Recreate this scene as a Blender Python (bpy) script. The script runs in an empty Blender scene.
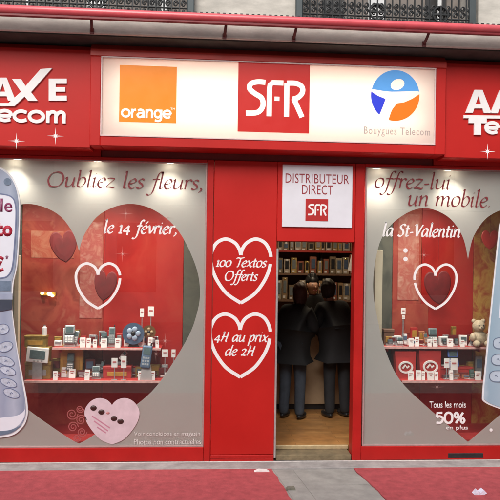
import bpy, bmesh, math, random
from mathutils import Vector, Matrix
from mathutils.geometry import tessellate_polygon
random.seed(7)
S = bpy.context.scene
COL = S.collection
R = math.radians

# ------------------------------------------------------------------ camera
F_PX, CAM_H, CAM_D = 620.0, 1.84, 5.9
YAW, ROLL = R(3.8), 0.014
CAM = Vector((-CAM_D * math.tan(YAW), -CAM_D, CAM_H))
_f = Vector((math.sin(YAW), math.cos(YAW), 0))
_r = Vector((math.cos(YAW), -math.sin(YAW), 0))
_u = Vector((0, 0, 1))
_cr = _r * math.cos(ROLL) + _u * math.sin(ROLL)
_cu = _u * math.cos(ROLL) - _r * math.sin(ROLL)
cam = bpy.data.cameras.new('camera')
cam.sensor_width = 36.0
cam.lens = 36.0 * F_PX / 500.0
cam.shift_y = 18.0 / 500.0
cam.clip_end = 500
cam_ob = bpy.data.objects.new('camera', cam)
COL.objects.link(cam_ob)
cam_ob.matrix_world = Matrix(((_cr.x, _cu.x, -_f.x, CAM.x), (_cr.y, _cu.y, -_f.y, CAM.y),
                              (_cr.z, _cu.z, -_f.z, CAM.z), (0, 0, 0, 1)))
S.camera = cam_ob

# ------------------------------------------------------------------ world, sun, exposure
SUN_EL, SUN_AZ = R(40), R(200)           # soft overcast light from the street side
wd = bpy.data.worlds.new('World'); S.world = wd; wd.use_nodes = True
nt = wd.node_tree; nt.nodes.clear()
sky = nt.nodes.new('ShaderNodeTexSky'); sky.sky_type = 'NISHITA'; sky.sun_disc = False
sky.sun_elevation = SUN_EL; sky.sun_rotation = SUN_AZ
sky.air_density = 1.0; sky.dust_density = 4.0; sky.ozone_density = 0.6
hs = nt.nodes.new('ShaderNodeHueSaturation'); hs.inputs['Saturation'].default_value = 0.35
bg = nt.nodes.new('ShaderNodeBackground'); bg.inputs[1].default_value = 0.15
ow = nt.nodes.new('ShaderNodeOutputWorld')
nt.links.new(sky.outputs[0], hs.inputs['Color']); nt.links.new(hs.outputs[0], bg.inputs[0]); nt.links.new(bg.outputs[0], ow.inputs[0])
sl = bpy.data.lights.new('sun', 'SUN'); sl.energy = 1.5; sl.angle = R(45); sl.color = (1, .96, .9)
so = bpy.data.objects.new('sun', sl); COL.objects.link(so)
sd = Vector((math.sin(SUN_AZ) * math.cos(SUN_EL), math.cos(SUN_AZ) * math.cos(SUN_EL), math.sin(SUN_EL)))
so.rotation_euler = sd.to_track_quat('Z', 'Y').to_euler()
so.location = (0, -8, 9)
S.view_settings.view_transform = 'Standard'; S.view_settings.look = 'None'
S.view_settings.exposure = 0.45; S.view_settings.gamma = 1.0
S.view_settings.use_curve_mapping = False

# ------------------------------------------------------------------ helpers
def w(px, py, Y=0.0):
    """point of the plane y = Y that the photograph shows at pixel (px, py): world x and z"""
    xs, ys = px - 250, py - 268
    a = xs * math.cos(ROLL) + ys * math.sin(ROLL)
    b = xs * math.sin(ROLL) - ys * math.cos(ROLL)
    d = _f * F_PX + _r * a + _u * b
    t = (Y - CAM.y) / d.y
    return CAM.x + d.x * t, CAM.z + d.z * t
def rect(px0, px1, py0, py1, Y=0.0):
    x0 = w(px0, (py0 + py1) / 2, Y)[0]; x1 = w(px1, (py0 + py1) / 2, Y)[0]
    z1 = w((px0 + px1) / 2, py0, Y)[1]; z0 = w((px0 + px1) / 2, py1, Y)[1]
    return x0, x1, z0, z1

MATS = {}
def mat(name, col, rough=.5, metal=0.0, var=.12, vscale=6.0, bump=0.0, bscale=60.0, emit=None, estr=0.0,
        spec=.5, coat=0.0, var2=None, stretch=(1, 1, 1)):
    if name in MATS: return MATS[name]
    m = bpy.data.materials.new(name); m.use_nodes = True
    n = m.node_tree; b = n.nodes['Principled BSDF']
    tc = n.nodes.new('ShaderNodeTexCoord'); mp = n.nodes.new('ShaderNodeMapping')
    mp.inputs['Scale'].default_value = stretch
    n.links.new(tc.outputs['Object'], mp.inputs[0])
    nz = n.nodes.new('ShaderNodeTexNoise'); nz.inputs['Scale'].default_value = vscale
    nz.inputs['Detail'].default_value = 6; nz.inputs['Roughness'].default_value = .62
    n.links.new(mp.outputs[0], nz.inputs['Vector'])
    rp = n.nodes.new('ShaderNodeValToRGB')
    rp.color_ramp.elements[0].position = .3; rp.color_ramp.elements[1].position = .72
    c0 = [max(0, c * (1 - var)) for c in col]; c1 = [min(1, c * (1 + var)) for c in col]
    if var2: c0, c1 = col, var2
    rp.color_ramp.elements[0].color = (*c0, 1); rp.color_ramp.elements[1].color = (*c1, 1)
    n.links.new(nz.outputs[0], rp.inputs[0]); n.links.new(rp.outputs[0], b.inputs['Base Color'])
    b.inputs['Roughness'].default_value = rough; b.inputs['Metallic'].default_value = metal
    b.inputs['Specular IOR Level'].default_value = spec; b.inputs['Coat Weight'].default_value = coat
    mr = n.nodes.new('ShaderNodeMapRange'); mr.inputs[3].default_value = max(.03, rough - .08); mr.inputs[4].default_value = min(1, rough + .12)
    n.links.new(nz.outputs[0], mr.inputs[0]); n.links.new(mr.outputs[0], b.inputs['Roughness'])
    if bump:
        bn = n.nodes.new('ShaderNodeTexNoise'); bn.inputs['Scale'].default_value = bscale; bn.inputs['Detail'].default_value = 8
        n.links.new(tc.outputs['Object'], bn.inputs['Vector'])
        bp = n.nodes.new('ShaderNodeBump'); bp.inputs['Strength'].default_value = bump; bp.inputs['Distance'].default_value = .004
        n.links.new(bn.outputs[0], bp.inputs['Height']); n.links.new(bp.outputs[0], b.inputs['Normal'])
    if emit:
        b.inputs['Emission Color'].default_value = (*emit, 1); b.inputs['Emission Strength'].default_value = estr
    MATS[name] = m
    return m

ORG = {}
class MB:
    def __init__(s): s.bm = bmesh.new()
    def _add(s, b2):
        me = bpy.data.meshes.new('t'); b2.to_mesh(me); b2.free(); s.bm.from_mesh(me); bpy.data.meshes.remove(me)
    def box(s, x0, x1, y0, y1, z0, z1, bev=0.0, rot=None, seg=1):
        b = bmesh.new(); bmesh.ops.create_cube(b, size=1)
        bmesh.ops.scale(b, vec=(x1 - x0, y1 - y0, z1 - z0), verts=b.verts)
        if bev: bmesh.ops.bevel(b, geom=list(b.edges), offset=bev, segments=seg, affect='EDGES', profile=.6)
        if rot is not None: bmesh.ops.rotate(b, cent=(0, 0, 0), matrix=rot, verts=b.verts)
        bmesh.ops.translate(b, vec=((x0 + x1) / 2, (y0 + y1) / 2, (z0 + z1) / 2), verts=b.verts)
        s._add(b); return s
    def prism(s, pts, y0, y1, holes=None, bev=0):
        """outline in x,z extruded from y0 (front) to y1"""
        loops = [pts] + (holes or [])
        flat = [p for l in loops for p in l]
        tris = tessellate_polygon([[Vector((p[0], p[1], 0)) for p in l] for l in loops])
        b = s.bm
        vf = [b.verts.new((p[0], y0, p[1])) for p in flat]; vb = [b.verts.new((p[0], y1, p[1])) for p in flat]
        for t in tris:
            a, c, d = t
            n = (flat[c][0] - flat[a][0]) * (flat[d][1] - flat[a][1]) - (flat[c][1] - flat[a][1]) * (flat[d][0] - flat[a][0])
            if n < 0: c, d = d, c
            try:
                b.faces.new((vf[a], vf[c], vf[d])); b.faces.new((vb[a], vb[d], vb[c]))
            except ValueError: pass
        o = 0
        for l in loops:
            k = len(l)
            for i in range(k):
                j = (i + 1) % k
                try: b.faces.new((vf[o + i], vb[o + i], vb[o + j], vf[o + j]))
                except ValueError: pass
            o += k
        return s
    def tube(s, path, r, n=8, closed=False, caps=True):
        P = [Vector(p) for p in path]; k = len(P); rings = []
        rr = r if isinstance(r, (list, tuple)) else [r] * k
        for i, p in enumerate(P):
            if closed: t = P[(i + 1) % k] - P[i - 1]
            else: t = P[min(i + 1, k - 1)] - P[max(i - 1, 0)]
            t.normalize()
            up = Vector((0, 1, 0)) if abs(t.y) < .9 else Vector((1, 0, 0))
            a = t.cross(up).normalized(); c = t.cross(a)
            rings.append([s.bm.verts.new(p + (a * math.cos(2 * math.pi * q / n) + c * math.sin(2 * math.pi * q / n)) * rr[i]) for q in range(n)])
        for i in range(k if closed else k - 1):
            A, B = rings[i], rings[(i + 1) % k]
            for q in range(n): s.bm.faces.new((A[q], A[(q + 1) % n], B[(q + 1) % n], B[q]))
        if caps and not closed: s.bm.faces.new(rings[0]); s.bm.faces.new(rings[-1][::-1])
        return s
    def ribbon(s, pts, hw, y0, y1, closed=False):
        """flat pen stroke in x,z: pts with half widths, extruded"""
        k = len(pts); L = []; Rr = []
        for i in range(k):
            a = pts[i - 1] if (closed or i) else pts[i]; c = pts[(i + 1) % k] if (closed or i < k - 1) else pts[i]
            t = Vector((c[0] - a[0], c[1] - a[1]))
            t = t.normalized() if t.length > 1e-9 else Vector((1, 0))
            nx, nz = -t.y, t.x
            h = hw[i] if isinstance(hw, (list, tuple)) else hw
            L.append((pts[i][0] + nx * h, pts[i][1] + nz * h)); Rr.append((pts[i][0] - nx * h, pts[i][1] - nz * h))
        b = s.bm
        V = [[b.verts.new((p[0], yy, p[1])) for p in q] for yy in (y0, y1) for q in (L, Rr)]
        for i in range(k if closed else k - 1):
            j = (i + 1) % k
            b.faces.new((V[0][i], V[1][i], V[1][j], V[0][j])); b.faces.new((V[2][i], V[2][j], V[3][j], V[3][i]))
            b.faces.new((V[0][i], V[0][j], V[2][j], V[2][i])); b.faces.new((V[1][i], V[3][i], V[3][j], V[1][j]))
        if not closed:
            for i in (0, k - 1): b.faces.new((V[0][i], V[2][i], V[3][i], V[1][i]))
        return s
    def ball(s, c, r, seg=12, rings=8, scale=(1, 1, 1)):
        b = bmesh.new(); bmesh.ops.create_uvsphere(b, u_segments=seg, v_segments=rings, radius=r)
        bmesh.ops.scale(b, vec=scale, verts=b.verts); bmesh.ops.translate(b, vec=c, verts=b.verts)
        s._add(b); return s
    def cyl(s, c, r, y0, y1, n=24, r2=None):
        b = bmesh.new(); bmesh.ops.create_cone(b, cap_ends=True, segments=n, radius1=r, radius2=r if r2 is None else r2, depth=y1 - y0)
        bmesh.ops.rotate(b, cent=(0, 0, 0), matrix=Matrix.Rotation(-math.pi / 2, 3, 'X'), verts=b.verts)
        bmesh.ops.translate(b, vec=(c[0], (y0 + y1) / 2, c[1]), verts=b.verts); s._add(b); return s
    def build(s, name, m, parent=None, smooth=False, kind=None):
        bmesh.ops.recalc_face_normals(s.bm, faces=s.bm.faces)
        me = bpy.data.meshes.new(name); s.bm.to_mesh(me); s.bm.free()
        return link(name, me, m, parent, smooth, kind)
def link(name, me, m, parent=None, smooth=False, kind=None):
    o = bpy.data.objects.new(name, me); COL.objects.link(o)
    if m is not None: me.materials.clear(); me.materials.append(m)
    if parent is not None:
        og = ORG[parent]; o.parent = parent
    else:
        xs = [v.co for v in me.vertices]
        lo = [min(v[i] for v in xs) for i in range(3)]; hi = [max(v[i] for v in xs) for i in range(3)]
        og = Vector(((lo[0] + hi[0]) / 2, (lo[1] + hi[1]) / 2, lo[2])); o.location = og
    me.transform(Matrix.Translation(-Vector(og))); ORG[o] = Vector(og)
    if smooth:
        for p in me.polygons: p.use_smooth = True
    if kind: o['kind'] = kind
    return o
def thing(name, label, cat, loc, group=None):
    o = bpy.data.objects.new(name, None); COL.objects.link(o); o.location = loc; ORG[o] = Vector(loc)
    o.empty_display_size = .1
    return tag(o, label, cat, group)
def tag(o, label, cat, group=None):
    o['label'] = label; o['category'] = cat
    if group: o['group'] = group
    return o

def smooth_path(P, per=6, closed=False):
    out = []; k = len(P)
    for i in range(k if closed else k - 1):
        if closed: a, b, c, d = P[i - 1], P[i], P[(i + 1) % k], P[(i + 2) % k]
        else: a, b, c, d = P[max(i - 1, 0)], P[i], P[i + 1], P[min(i + 2, k - 1)]
        for q in range(per):
            t = q / per
            out.append(tuple(.5 * (2 * b[j] + (c[j] - a[j]) * t + (2 * a[j] - 5 * b[j] + 4 * c[j] - d[j]) * t * t
                                   + (3 * b[j] - a[j] - 3 * c[j] + d[j]) * t ** 3) for j in (0, 1)))
    if not closed: out.append(tuple(P[-1]))
    return out
HEART = [(0, .25), (.05, .16), (.2, .06), (.5, 0), (.8, .06), (.97, .2), (1, .33), (.93, .5), (.75, .68), (.45, .86), (0, 1)]
def heart_half(H, per=5): return smooth_path(H, per)
def heart_px(cx, hw, top, bot, Y, H=HEART, per=5):
    h = heart_half(H, per); ht = bot - top
    right = [(cx + u * hw, top + v * ht) for u, v in h]
    left = [(cx - u * hw, top + v * ht) for u, v in h[1:-1]][::-1]
    return [w(x, y, Y) for x, y in right + left]

# pen lettering ------------------------------------------------------------
G = {
 'O': (1.6, [[(.75, 1.53), (.3, 1.35), (.07, .75), (.3, .12), (.75, -.03), (1.2, .15), (1.43, .75), (1.2, 1.38), (.75, 1.53)]]),
 'u': (1.06, [[(0, .85), (.13, 1), (.16, .85), (.15, .35), (.22, .06), (.45, .03), (.7, .3), (.8, .62)], [(.82, 1), (.8, .2), (.88, 0), (1.02, .12)]]),
 'b': (.96, [[(.02, 1.62), (.16, 1.76), (.18, 1.6), (.17, .08)], [(.17, .58), (.35, .93), (.62, 1), (.82, .72), (.76, .3), (.48, 0), (.17, .1)]]),
 'l': (.5, [[(.02, 1.62), (.17, 1.76), (.19, 1.6), (.18, .22), (.26, 0), (.44, .12)]]),
 'i': (.48, [[(0, .85), (.15, 1), (.18, .85), (.17, .22), (.25, 0), (.42, .12)], [(.16, 1.36), (.28, 1.46)]]),
 'e': (.82, [[(.08, .45), (.48, .56), (.68, .78), (.5, 1), (.2, .8), (.08, .4), (.25, .04), (.5, 0), (.74, .2)]]),
 'z': (.9, [[(.05, .93), (.3, 1), (.72, .95)], [(.72, .95), (.05, .04)], [(.05, .04), (.4, .06), (.76, 0), (.84, .12)]]),
 's': (.72, [[(.62, .88), (.4, 1), (.16, .85), (.22, .62), (.5, .42), (.55, .16), (.3, 0), (.02, .1)]]),
 'f': (.68, [[(.9, 1.62), (.68, 1.75), (.5, 1.5), (.4, .8), (.3, -.2), (.14, -.6), (-.08, -.7), (-.25, -.58)], [(.05, .94), (.35, 1), (.74, .97)]]),
 'r': (.7, [[(0, .85), (.15, 1), (.18, .85), (.17, 0)], [(.18, .6), (.35, .95), (.55, 1), (.68, .86)]]),
 ',': (.45, [[(.16, .12), (.28, .06), (.24, -.12), (.06, -.32)]]),
 '.': (.4, [[(.12, .0), (.24, .12)]]),
 'o': (.92, [[(.42, 1), (.15, .85), (.05, .45), (.18, .08), (.45, 0), (.73, .18), (.8, .6), (.68, .92), (.42, 1)]]),
 '-': (.6, [[(.06, .46), (.5, .52)]]),
 'n': (1.06, [[(0, .85), (.15, 1), (.18, .85), (.17, 0)], [(.18, .55), (.4, .9), (.62, 1), (.77, .8), (.76, .2), (.85, 0), (1, .12)]]),
 'm': (1.62, [[(0, .85), (.15, 1), (.18, .85), (.17, 0)], [(.18, .55), (.38, .9), (.58, 1), (.7, .8), (.7, 0)], [(.71, .55), (.92, .9), (1.13, 1), (1.28, .8), (1.28, .2), (1.37, 0), (1.54, .12)]]),
 'a': (1.04, [[(.78, .93), (.45, 1), (.16, .72), (.1, .3), (.25, .02), (.5, .15), (.76, .6)], [(.8, 1), (.77, .25), (.85, .02), (1, .12)]]),
 't': (.64, [[(.27, 1.4), (.24, .3), (.32, .02), (.57, .12)], [(0, .95), (.3, 1), (.58, .97)]]),
 'S': (1.0, [[(.9, 1.33), (.62, 1.52), (.25, 1.32), (.32, 1.0), (.65, .72), (.76, .3), (.45, 0), (.04, .14)]]),
 'V': (1.12, [[(0, 1.38), (.16, 1.5), (.27, 1.3), (.5, 0)], [(.5, 0), (.88, 1.0), (1.12, 1.5)]]),
 '1': (.6, [[(.05, .82), (.27, 1.0), (.27, 0)], [(.05, .02), (.5, .02)]]),
 '4': (1.0, [[(.62, -.25), (.62, 1.0)], [(.62, 1.0), (0, .25)], [(0, .25), (.92, .25)]]),
 'v': (.82, [[(0, .85), (.13, 1), (.22, .85), (.4, 0)], [(.4, 0), (.72, .55), (.74, 1)]]),
 'T': (1.02, [[(0, 1.28), (.16, 1.5), (.6, 1.42), (1.2, 1.54)], [(.66, 1.42), (.54, .12), (.34, 0)]]),
 'x': (.92, [[(0, .9), (.16, 1), (.3, .8), (.6, .15), (.76, 0), (.9, .1)], [(.86, .95), (.05, .04)]]),
 'H': (1.25, [[(.2, 1.35), (.36, 1.5), (.3, .6), (.1, 0)], [(1.02, 1.5), (.94, .6), (.9, .1), (1.08, 0)], [(.08, .72), (.98, .8)]]),
 'p': (.96, [[(0, .85), (.15, 1), (.18, .85), (.12, -.7)], [(.18, .58), (.4, .96), (.65, 1), (.8, .7), (.7, .2), (.42, 0), (.16, .14)]]),
 'd': (1.04, [[(.78, .93), (.45, 1), (.16, .72), (.1, .3), (.25, .02), (.5, .15), (.76, .6)], [(.95, 1.72), (.86, 1.4), (.77, .25), (.86, .02), (1, .12)]]),
 '0': (.92, [[(.42, 1), (.15, .85), (.05, .45), (.18, .08), (.45, 0), (.73, .18), (.8, .6), (.68, .92), (.42, 1)]]),
 '2': (.85, [[(.05, .78), (.2, 1), (.5, 1), (.6, .72), (.32, .28), (.05, .04)], [(.05, .04), (.4, .08), (.76, 0)]]),
}
G['é'] = (.82, G['e'][1] + [[(.42, 1.22), (.72, 1.6)]])
NIB = R(38)
def pen_line(name, label, text, px0, px1, py0, py1, xh, Y, m, pen=.17, thin=.05, shear=.2, thick=.0012, cat='lettering', group=None, parent=None):
    """calligraphic line whose baseline runs from (px0,py0) to (px1,py1); every letter is a part"""
    a = Vector(w(px0, py0, Y)); b = Vector(w(px1, py1, Y))
    adv = [0.62 if c == ' ' else G[c][0] for c in text]; tot = sum(adv)
    z0 = (a.y + b.y) / 2; unit = xh * (w(px0, py0, Y)[1] - w(px0, py0 + 1, Y)[1])
    sx = (b.x - a.x) / tot
    T = parent or thing(name, label, cat, ((a.x + b.x) / 2, Y, z0), group)
    x = a.x
    for c, ad in zip(text, adv):
        if c != ' ':
            mb = MB()
            for q, st in enumerate(G[c][1]):
                P = smooth_path(st, 5) if len(st) > 2 else [tuple(Vector(st[0]).lerp(Vector(st[1]), t / 3)) for t in range(4)]
                pts = [(x + p[0] * sx + p[1] * unit * shear, z0 + p[1] * unit) for p in P]
                hw = []
                for i in range(len(P)):
                    d = Vector(P[min(i + 1, len(P) - 1)]) - Vector(P[max(i - 1, 0)])
                    an = math.atan2(d.y, d.x)
                    hw.append(.5 * unit * math.sqrt((pen * math.sin(an - NIB)) ** 2 + thin ** 2) * 1.0)
                mb.ribbon(pts, hw, Y - thick - q * .0002, Y)
            mb.build('letter', m, T)
        x += ad * sx
    return T

SG = {
 'o': (1.22, [('c', [(.5, 1), (.14, .85), (0, .5), (.14, .15), (.5, 0), (.86, .15), (1, .5), (.86, .85)])]),
 'c': (1.08, [('o', [(.88, .86), (.5, 1), (.13, .84), (0, .5), (.13, .16), (.5, 0), (.88, .14)])]),
 'e': (1.18, [('l', [(.02, .48), (.96, .48)]), ('o', [(.97, .48), (.86, .84), (.5, 1), (.13, .84), (0, .5), (.13, .16), (.5, 0), (.9, .12)])]),
 'l': (.48, [('l', [(.1, -.1), (.1, 1.55)])]),
 'm': (1.66, [('l', [(.1, -.12), (.1, 1.1)]), ('o', [(.1, .6), (.28, .94), (.52, 1), (.68, .8), (.68, .3), (.68, -.12)]), ('o', [(.68, .6), (.88, .94), (1.1, 1), (1.26, .8), (1.26, .3), (1.26, -.12)])]),
 'n': (1.16, [('l', [(.1, -.12), (.1, 1.1)]), ('o', [(.1, .6), (.3, .94), (.58, 1), (.8, .8), (.82, .3), (.82, -.12)])]),
 'r': (.78, [('l', [(.1, -.12), (.1, 1.1)]), ('o', [(.1, .55), (.28, .9), (.62, 1)])]),
 'a': (1.12, [('o', [(.1, .86), (.4, 1.02), (.74, .9), (.82, .6), (.82, .2), (.82, -.12)]), ('o', [(.8, .56), (.32, .54), (.03, .3), (.2, .0), (.52, .02), (.8, .3)])]),
 'g': (1.16, [('c', [(.42, 1), (.12, .85), (0, .5), (.12, .15), (.42, 0), (.7, .15), (.82, .5), (.7, .85)]), ('o', [(.86, 1.1), (.86, .3), (.84, -.2), (.62, -.46), (.3, -.48), (.04, -.38)])]),
 '5': (1.18, [('l', [(.85, 1.5), (.16, 1.5), (.1, .84)]), ('o', [(.1, .84), (.45, .98), (.84, .8), (.9, .42), (.62, .02), (.05, .05)])]),
 '0': (1.24, [('c', [(.5, 1.52), (.12, 1.3), (0, .75), (.12, .2), (.5, -.02), (.88, .2), (1, .75), (.88, 1.3)])]),
 '%': (1.6, [('c', [(.3, 1.5), (.05, 1.15), (.3, .8), (.55, 1.15)]), ('c', [(1.15, .7), (.9, .35), (1.15, 0), (1.4, .35)]), ('l', [(.25, -.04), (1.2, 1.54)])]),
}
def sans_line(text, px0, px1, pyb, xh, wt, Y, m, parent, thick=.003):
    """rounded bold letters drawn as strokes; xh and wt (half stroke width) in pixels"""
    x = w(px0, pyb, Y)[0]; x1 = w(px1, pyb, Y)[0]; z0 = w((px0 + px1) / 2, pyb, Y)[1]
    u = w(px0, pyb, Y)[1] - w(px0, pyb + 1, Y)[1]
    tot = sum(SG[c][0] for c in text); sx = (x1 - x) / tot
    for c in text:
        mb = MB()
        for q, (kd, st) in enumerate(SG[c][1]):
            P = st if kd == 'l' else smooth_path(st, 6, kd == 'c')
            pts = [(x + (.12 + p[0]) * sx, z0 + u * (wt + p[1] * (xh - 2 * wt))) for p in P]
            mb.ribbon(pts, wt * u, Y - thick - .0003 * q, Y, kd == 'c')
        mb.build('letter', m, parent); x += SG[c][0] * sx

def font_mesh(text, x0, x1, z0, z1, y, m, parent, name='lettering', bold=0.0, thick=.0012, space=1.0, shear=0.0):
    """sans letters fitted to a box on the plane y"""
    cu = bpy.data.curves.new('t', 'FONT'); cu.body = text; cu.size = 1; cu.offset = bold; cu.space_character = space; cu.shear = shear
    cu.resolution_u = 3
    ob = bpy.data.objects.new('t', cu); COL.objects.link(ob)
    dg = bpy.context.evaluated_depsgraph_get()
    me = bpy.data.meshes.new_from_object(ob.evaluated_get(dg)); bpy.data.objects.remove(ob); bpy.data.curves.remove(cu)
    lo = [min(v.co[i] for v in me.vertices) for i in (0, 1)]; hi = [max(v.co[i] for v in me.vertices) for i in (0, 1)]
    bm = bmesh.new(); bm.from_mesh(me); bpy.data.meshes.remove(me)
    for v in bm.verts:
        u = (v.co.x - lo[0]) / (hi[0] - lo[0]); t = (v.co.y - lo[1]) / (hi[1] - lo[1])
        v.co = (x0 + (x1 - x0) * u, y - thick, z0 + (z1 - z0) * t)
    bmesh.ops.remove_doubles(bm, verts=bm.verts, dist=1e-6)
    ex = bmesh.ops.extrude_face_region(bm, geom=list(bm.faces))
    for e in ex['geom']:
        if isinstance(e, bmesh.types.BMVert): e.co.y = y
    bmesh.ops.recalc_face_normals(bm, faces=bm.faces)
    me = bpy.data.meshes.new(name); bm.to_mesh(me); bm.free()
    if name == 'letter':                       # one object for each letter
        bm = bmesh.new(); bm.from_mesh(me); bpy.data.meshes.remove(me); bm.verts.ensure_lookup_table()
        seen = set()
        for v0_ in bm.verts:
            if v0_.index in seen: continue
            isl, st_ = set(), [v0_]
            while st_:
                v = st_.pop()
                if v.index in isl: continue
                isl.add(v.index); st_ += [e.other_vert(v) for e in v.link_edges]
            seen |= isl
            b2 = bm.copy(); b2.verts.ensure_lookup_table()
            bmesh.ops.delete(b2, geom=[v for v in b2.verts if v.index not in isl], context='VERTS')
            m2 = bpy.data.meshes.new('letter'); b2.to_mesh(m2); b2.free(); link('letter', m2, m, parent)
        bm.free(); return None
    return link(name, me, m, parent, kind='stuff')

# ------------------------------------------------------------------ materials
RED = (.47, .013, .010)
M_red = mat('red_enamel', RED, .42, var=.10, vscale=1.6, bump=.05, bscale=14, spec=.3)
M_red2 = mat('red_frame', (.43, .012, .010), .45, var=.14, vscale=3, bump=.05, bscale=25, spec=.3)
M_fas = mat('red_fascia', (.47, .013, .010), .45, var=.10, vscale=1.1, bump=.06, bscale=5, spec=.3)
M_stone = mat('pale_stone', (.50, .475, .43), .85, var=.22, vscale=4, bump=.5, bscale=40, stretch=(1, 1, 3))
M_stone2 = mat('grey_stone', (.30, .28, .25), .9, var=.3, vscale=4, bump=.5, bscale=45)
M_iron = mat('black_iron', (.022, .024, .026), .5, .3, var=.3, vscale=20)
M_tube = mat('red_pipe', (.66, .09, .11), .32, var=.12, vscale=8, coat=.3)
M_alu = mat('aluminium', (.62, .61, .60), .38, .75, var=.08, vscale=12)
M_pav = None
M_white = mat('white_vinyl', (.82, .80, .80), .45, var=.03, vscale=20)
M_ink = mat('dark_red_vinyl', (.20, .022, .028), .45, var=.08, vscale=20)
M_wood = None
M_paper = mat('white_card', (.80, .77, .76), .6, var=.05, vscale=30)
M_dark = mat('black_plastic', (.02, .02, .022), .35, var=.2, vscale=30)
M_silver = mat('silver_plastic', (.42, .43, .45), .3, .5, var=.12, vscale=30)
M_blue = mat('blue_grey_plastic', (.10, .15, .24), .3, .2, var=.15, vscale=30)
M_screen = mat('phone_screen', (.09, .13, .14), .15, var=.25, vscale=40)
M_gold = mat('gold_card', (.50, .27, .05), .45, .25, var=.25, vscale=14)
M_redcard = mat('red_card', (.42, .025, .022), .5, var=.15, vscale=9)
M_cream = mat('cream_paint', (.62, .56, .42), .6, var=.1, vscale=4)
M_dkred = mat('dark_red_foil', (.13, .008, .010), .7, var=.35, vscale=8)

def glass_mat():
    m = bpy.data.materials.new('window_glass'); m.use_nodes = True; n = m.node_tree; n.nodes.clear()
    o = n.nodes.new('ShaderNodeOutputMaterial'); mx = n.nodes.new('ShaderNodeMixShader')
    tr = n.nodes.new('ShaderNodeBsdfTransparent'); tr.inputs[0].default_value = (.95, .965, .955, 1)
    gl = n.nodes.new('ShaderNodeBsdfGlossy'); gl.inputs['Roughness'].default_value = .01
    lw = n.nodes.new('ShaderNodeLayerWeight'); lw.inputs[0].default_value = .5
    pw = n.nodes.new('ShaderNodeMath'); pw.operation = 'POWER'; pw.inputs[1].default_value = 5
    ma = n.nodes.new('ShaderNodeMath'); ma.operation = 'MULTIPLY_ADD'; ma.inputs[1].default_value = .8; ma.inputs[2].default_value = .07
    n.links.new(lw.outputs['Facing'], pw.inputs[0]); n.links.new(pw.outputs[0], ma.inputs[0])
    n.links.new(ma.outputs[0], mx.inputs[0]); n.links.new(tr.outputs[0], mx.inputs[1]); n.links.new(gl.outputs[0], mx.inputs[2]); n.links.new(mx.outputs[0], o.inputs[0])
    return m
M_glass = glass_mat()
def film_mat():
    m = bpy.data.materials.new('frosted_film'); m.use_nodes = True; n = m.node_tree; n.nodes.clear()
    o = n.nodes.new('ShaderNodeOutputMaterial'); mx = n.nodes.new('ShaderNodeMixShader'); mx.inputs[0].default_value = .40
    tc = n.nodes.new('ShaderNodeTexCoord'); nz = n.nodes.new('ShaderNodeTexNoise'); nz.inputs['Scale'].default_value = 2.2; nz.inputs['Detail'].default_value = 5
    rp = n.nodes.new('ShaderNodeValToRGB'); rp.color_ramp.elements[0].color = (.55, .54, .525, 1); rp.color_ramp.elements[1].color = (.66, .65, .635, 1)
    n.links.new(tc.outputs['Object'], nz.inputs[0]); n.links.new(nz.outputs[0], rp.inputs[0])
    df = n.nodes.new('ShaderNodeBsdfDiffuse'); tl = n.nodes.new('ShaderNodeBsdfTranslucent'); tl.inputs[0].default_value = (.9, .88, .85, 1)
    n.links.new(rp.outputs[0], df.inputs[0])
    n.links.new(df.outputs[0], mx.inputs[1]); n.links.new(tl.outputs[0], mx.inputs[2]); n.links.new(mx.outputs[0], o.inputs[0])
    return m
M_film = film_mat()
def tile_mat(name, c1, c2, cm, sx, sy, rough=.8, bump=.3):
    m = bpy.data.materials.new(name); m.use_nodes = True; n = m.node_tree; b = n.nodes['Principled BSDF']
    tc = n.nodes.new('ShaderNodeTexCoord'); br = n.nodes.new('ShaderNodeTexBrick'); mp = n.nodes.new('ShaderNodeMapping')
    n.links.new(tc.outputs['Object'], mp.inputs[0]); n.links.new(mp.outputs[0], br.inputs[0])
    br.inputs['Color1'].default_value = (*c1, 1); br.inputs['Color2'].default_value = (*c2, 1); br.inputs['Mortar'].default_value = (*cm, 1)
    br.inputs['Scale'].default_value = 1; br.inputs['Brick Width'].default_value = sx; br.inputs['Row Height'].default_value = sy; br.inputs['Mortar Size'].default_value = .006
    nz = n.nodes.new('ShaderNodeTexNoise'); nz.inputs['Scale'].default_value = 7; nz.inputs['Detail'].default_value = 8; nz.inputs['Roughness'].default_value = .7
    n.links.new(tc.outputs['Object'], nz.inputs[0])
    mx = n.nodes.new('ShaderNodeMix'); mx.data_type = 'RGBA'; mx.blend_type = 'OVERLAY'; mx.inputs[0].default_value = .55
    n.links.new(br.outputs[0], mx.inputs['A']); n.links.new(nz.outputs[0], mx.inputs['B']); n.links.new(mx.outputs['Result'], b.inputs['Base Color'])
    b.inputs['Roughness'].default_value = rough
    bp = n.nodes.new('ShaderNodeBump'); bp.inputs['Strength'].default_value = bump; bp.inputs['Distance'].default_value = .01
    n2 = n.nodes.new('ShaderNodeTexNoise'); n2.inputs['Scale'].default_value = 90; n2.inputs['Detail'].default_value = 5
    n.links.new(tc.outputs['Object'], n2.inputs[0]); n.links.new(n2.outputs[0], bp.inputs['Height']); n.links.new(bp.outputs[0], b.inputs['Normal'])
    return m, mp
M_asph = mat('worn_asphalt', (.22, .205, .195), .88, var=.3, vscale=9, bump=.6, bscale=120)
M_pav = mat('pavement_concrete', (.30, .285, .27), .85, var=.25, vscale=5, bump=.5, bscale=90)
M_carpet = mat('red_carpet', (.42, .08, .09), .95, var=.2, vscale=13, bump=.9, bscale=260, spec=.2)

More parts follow.
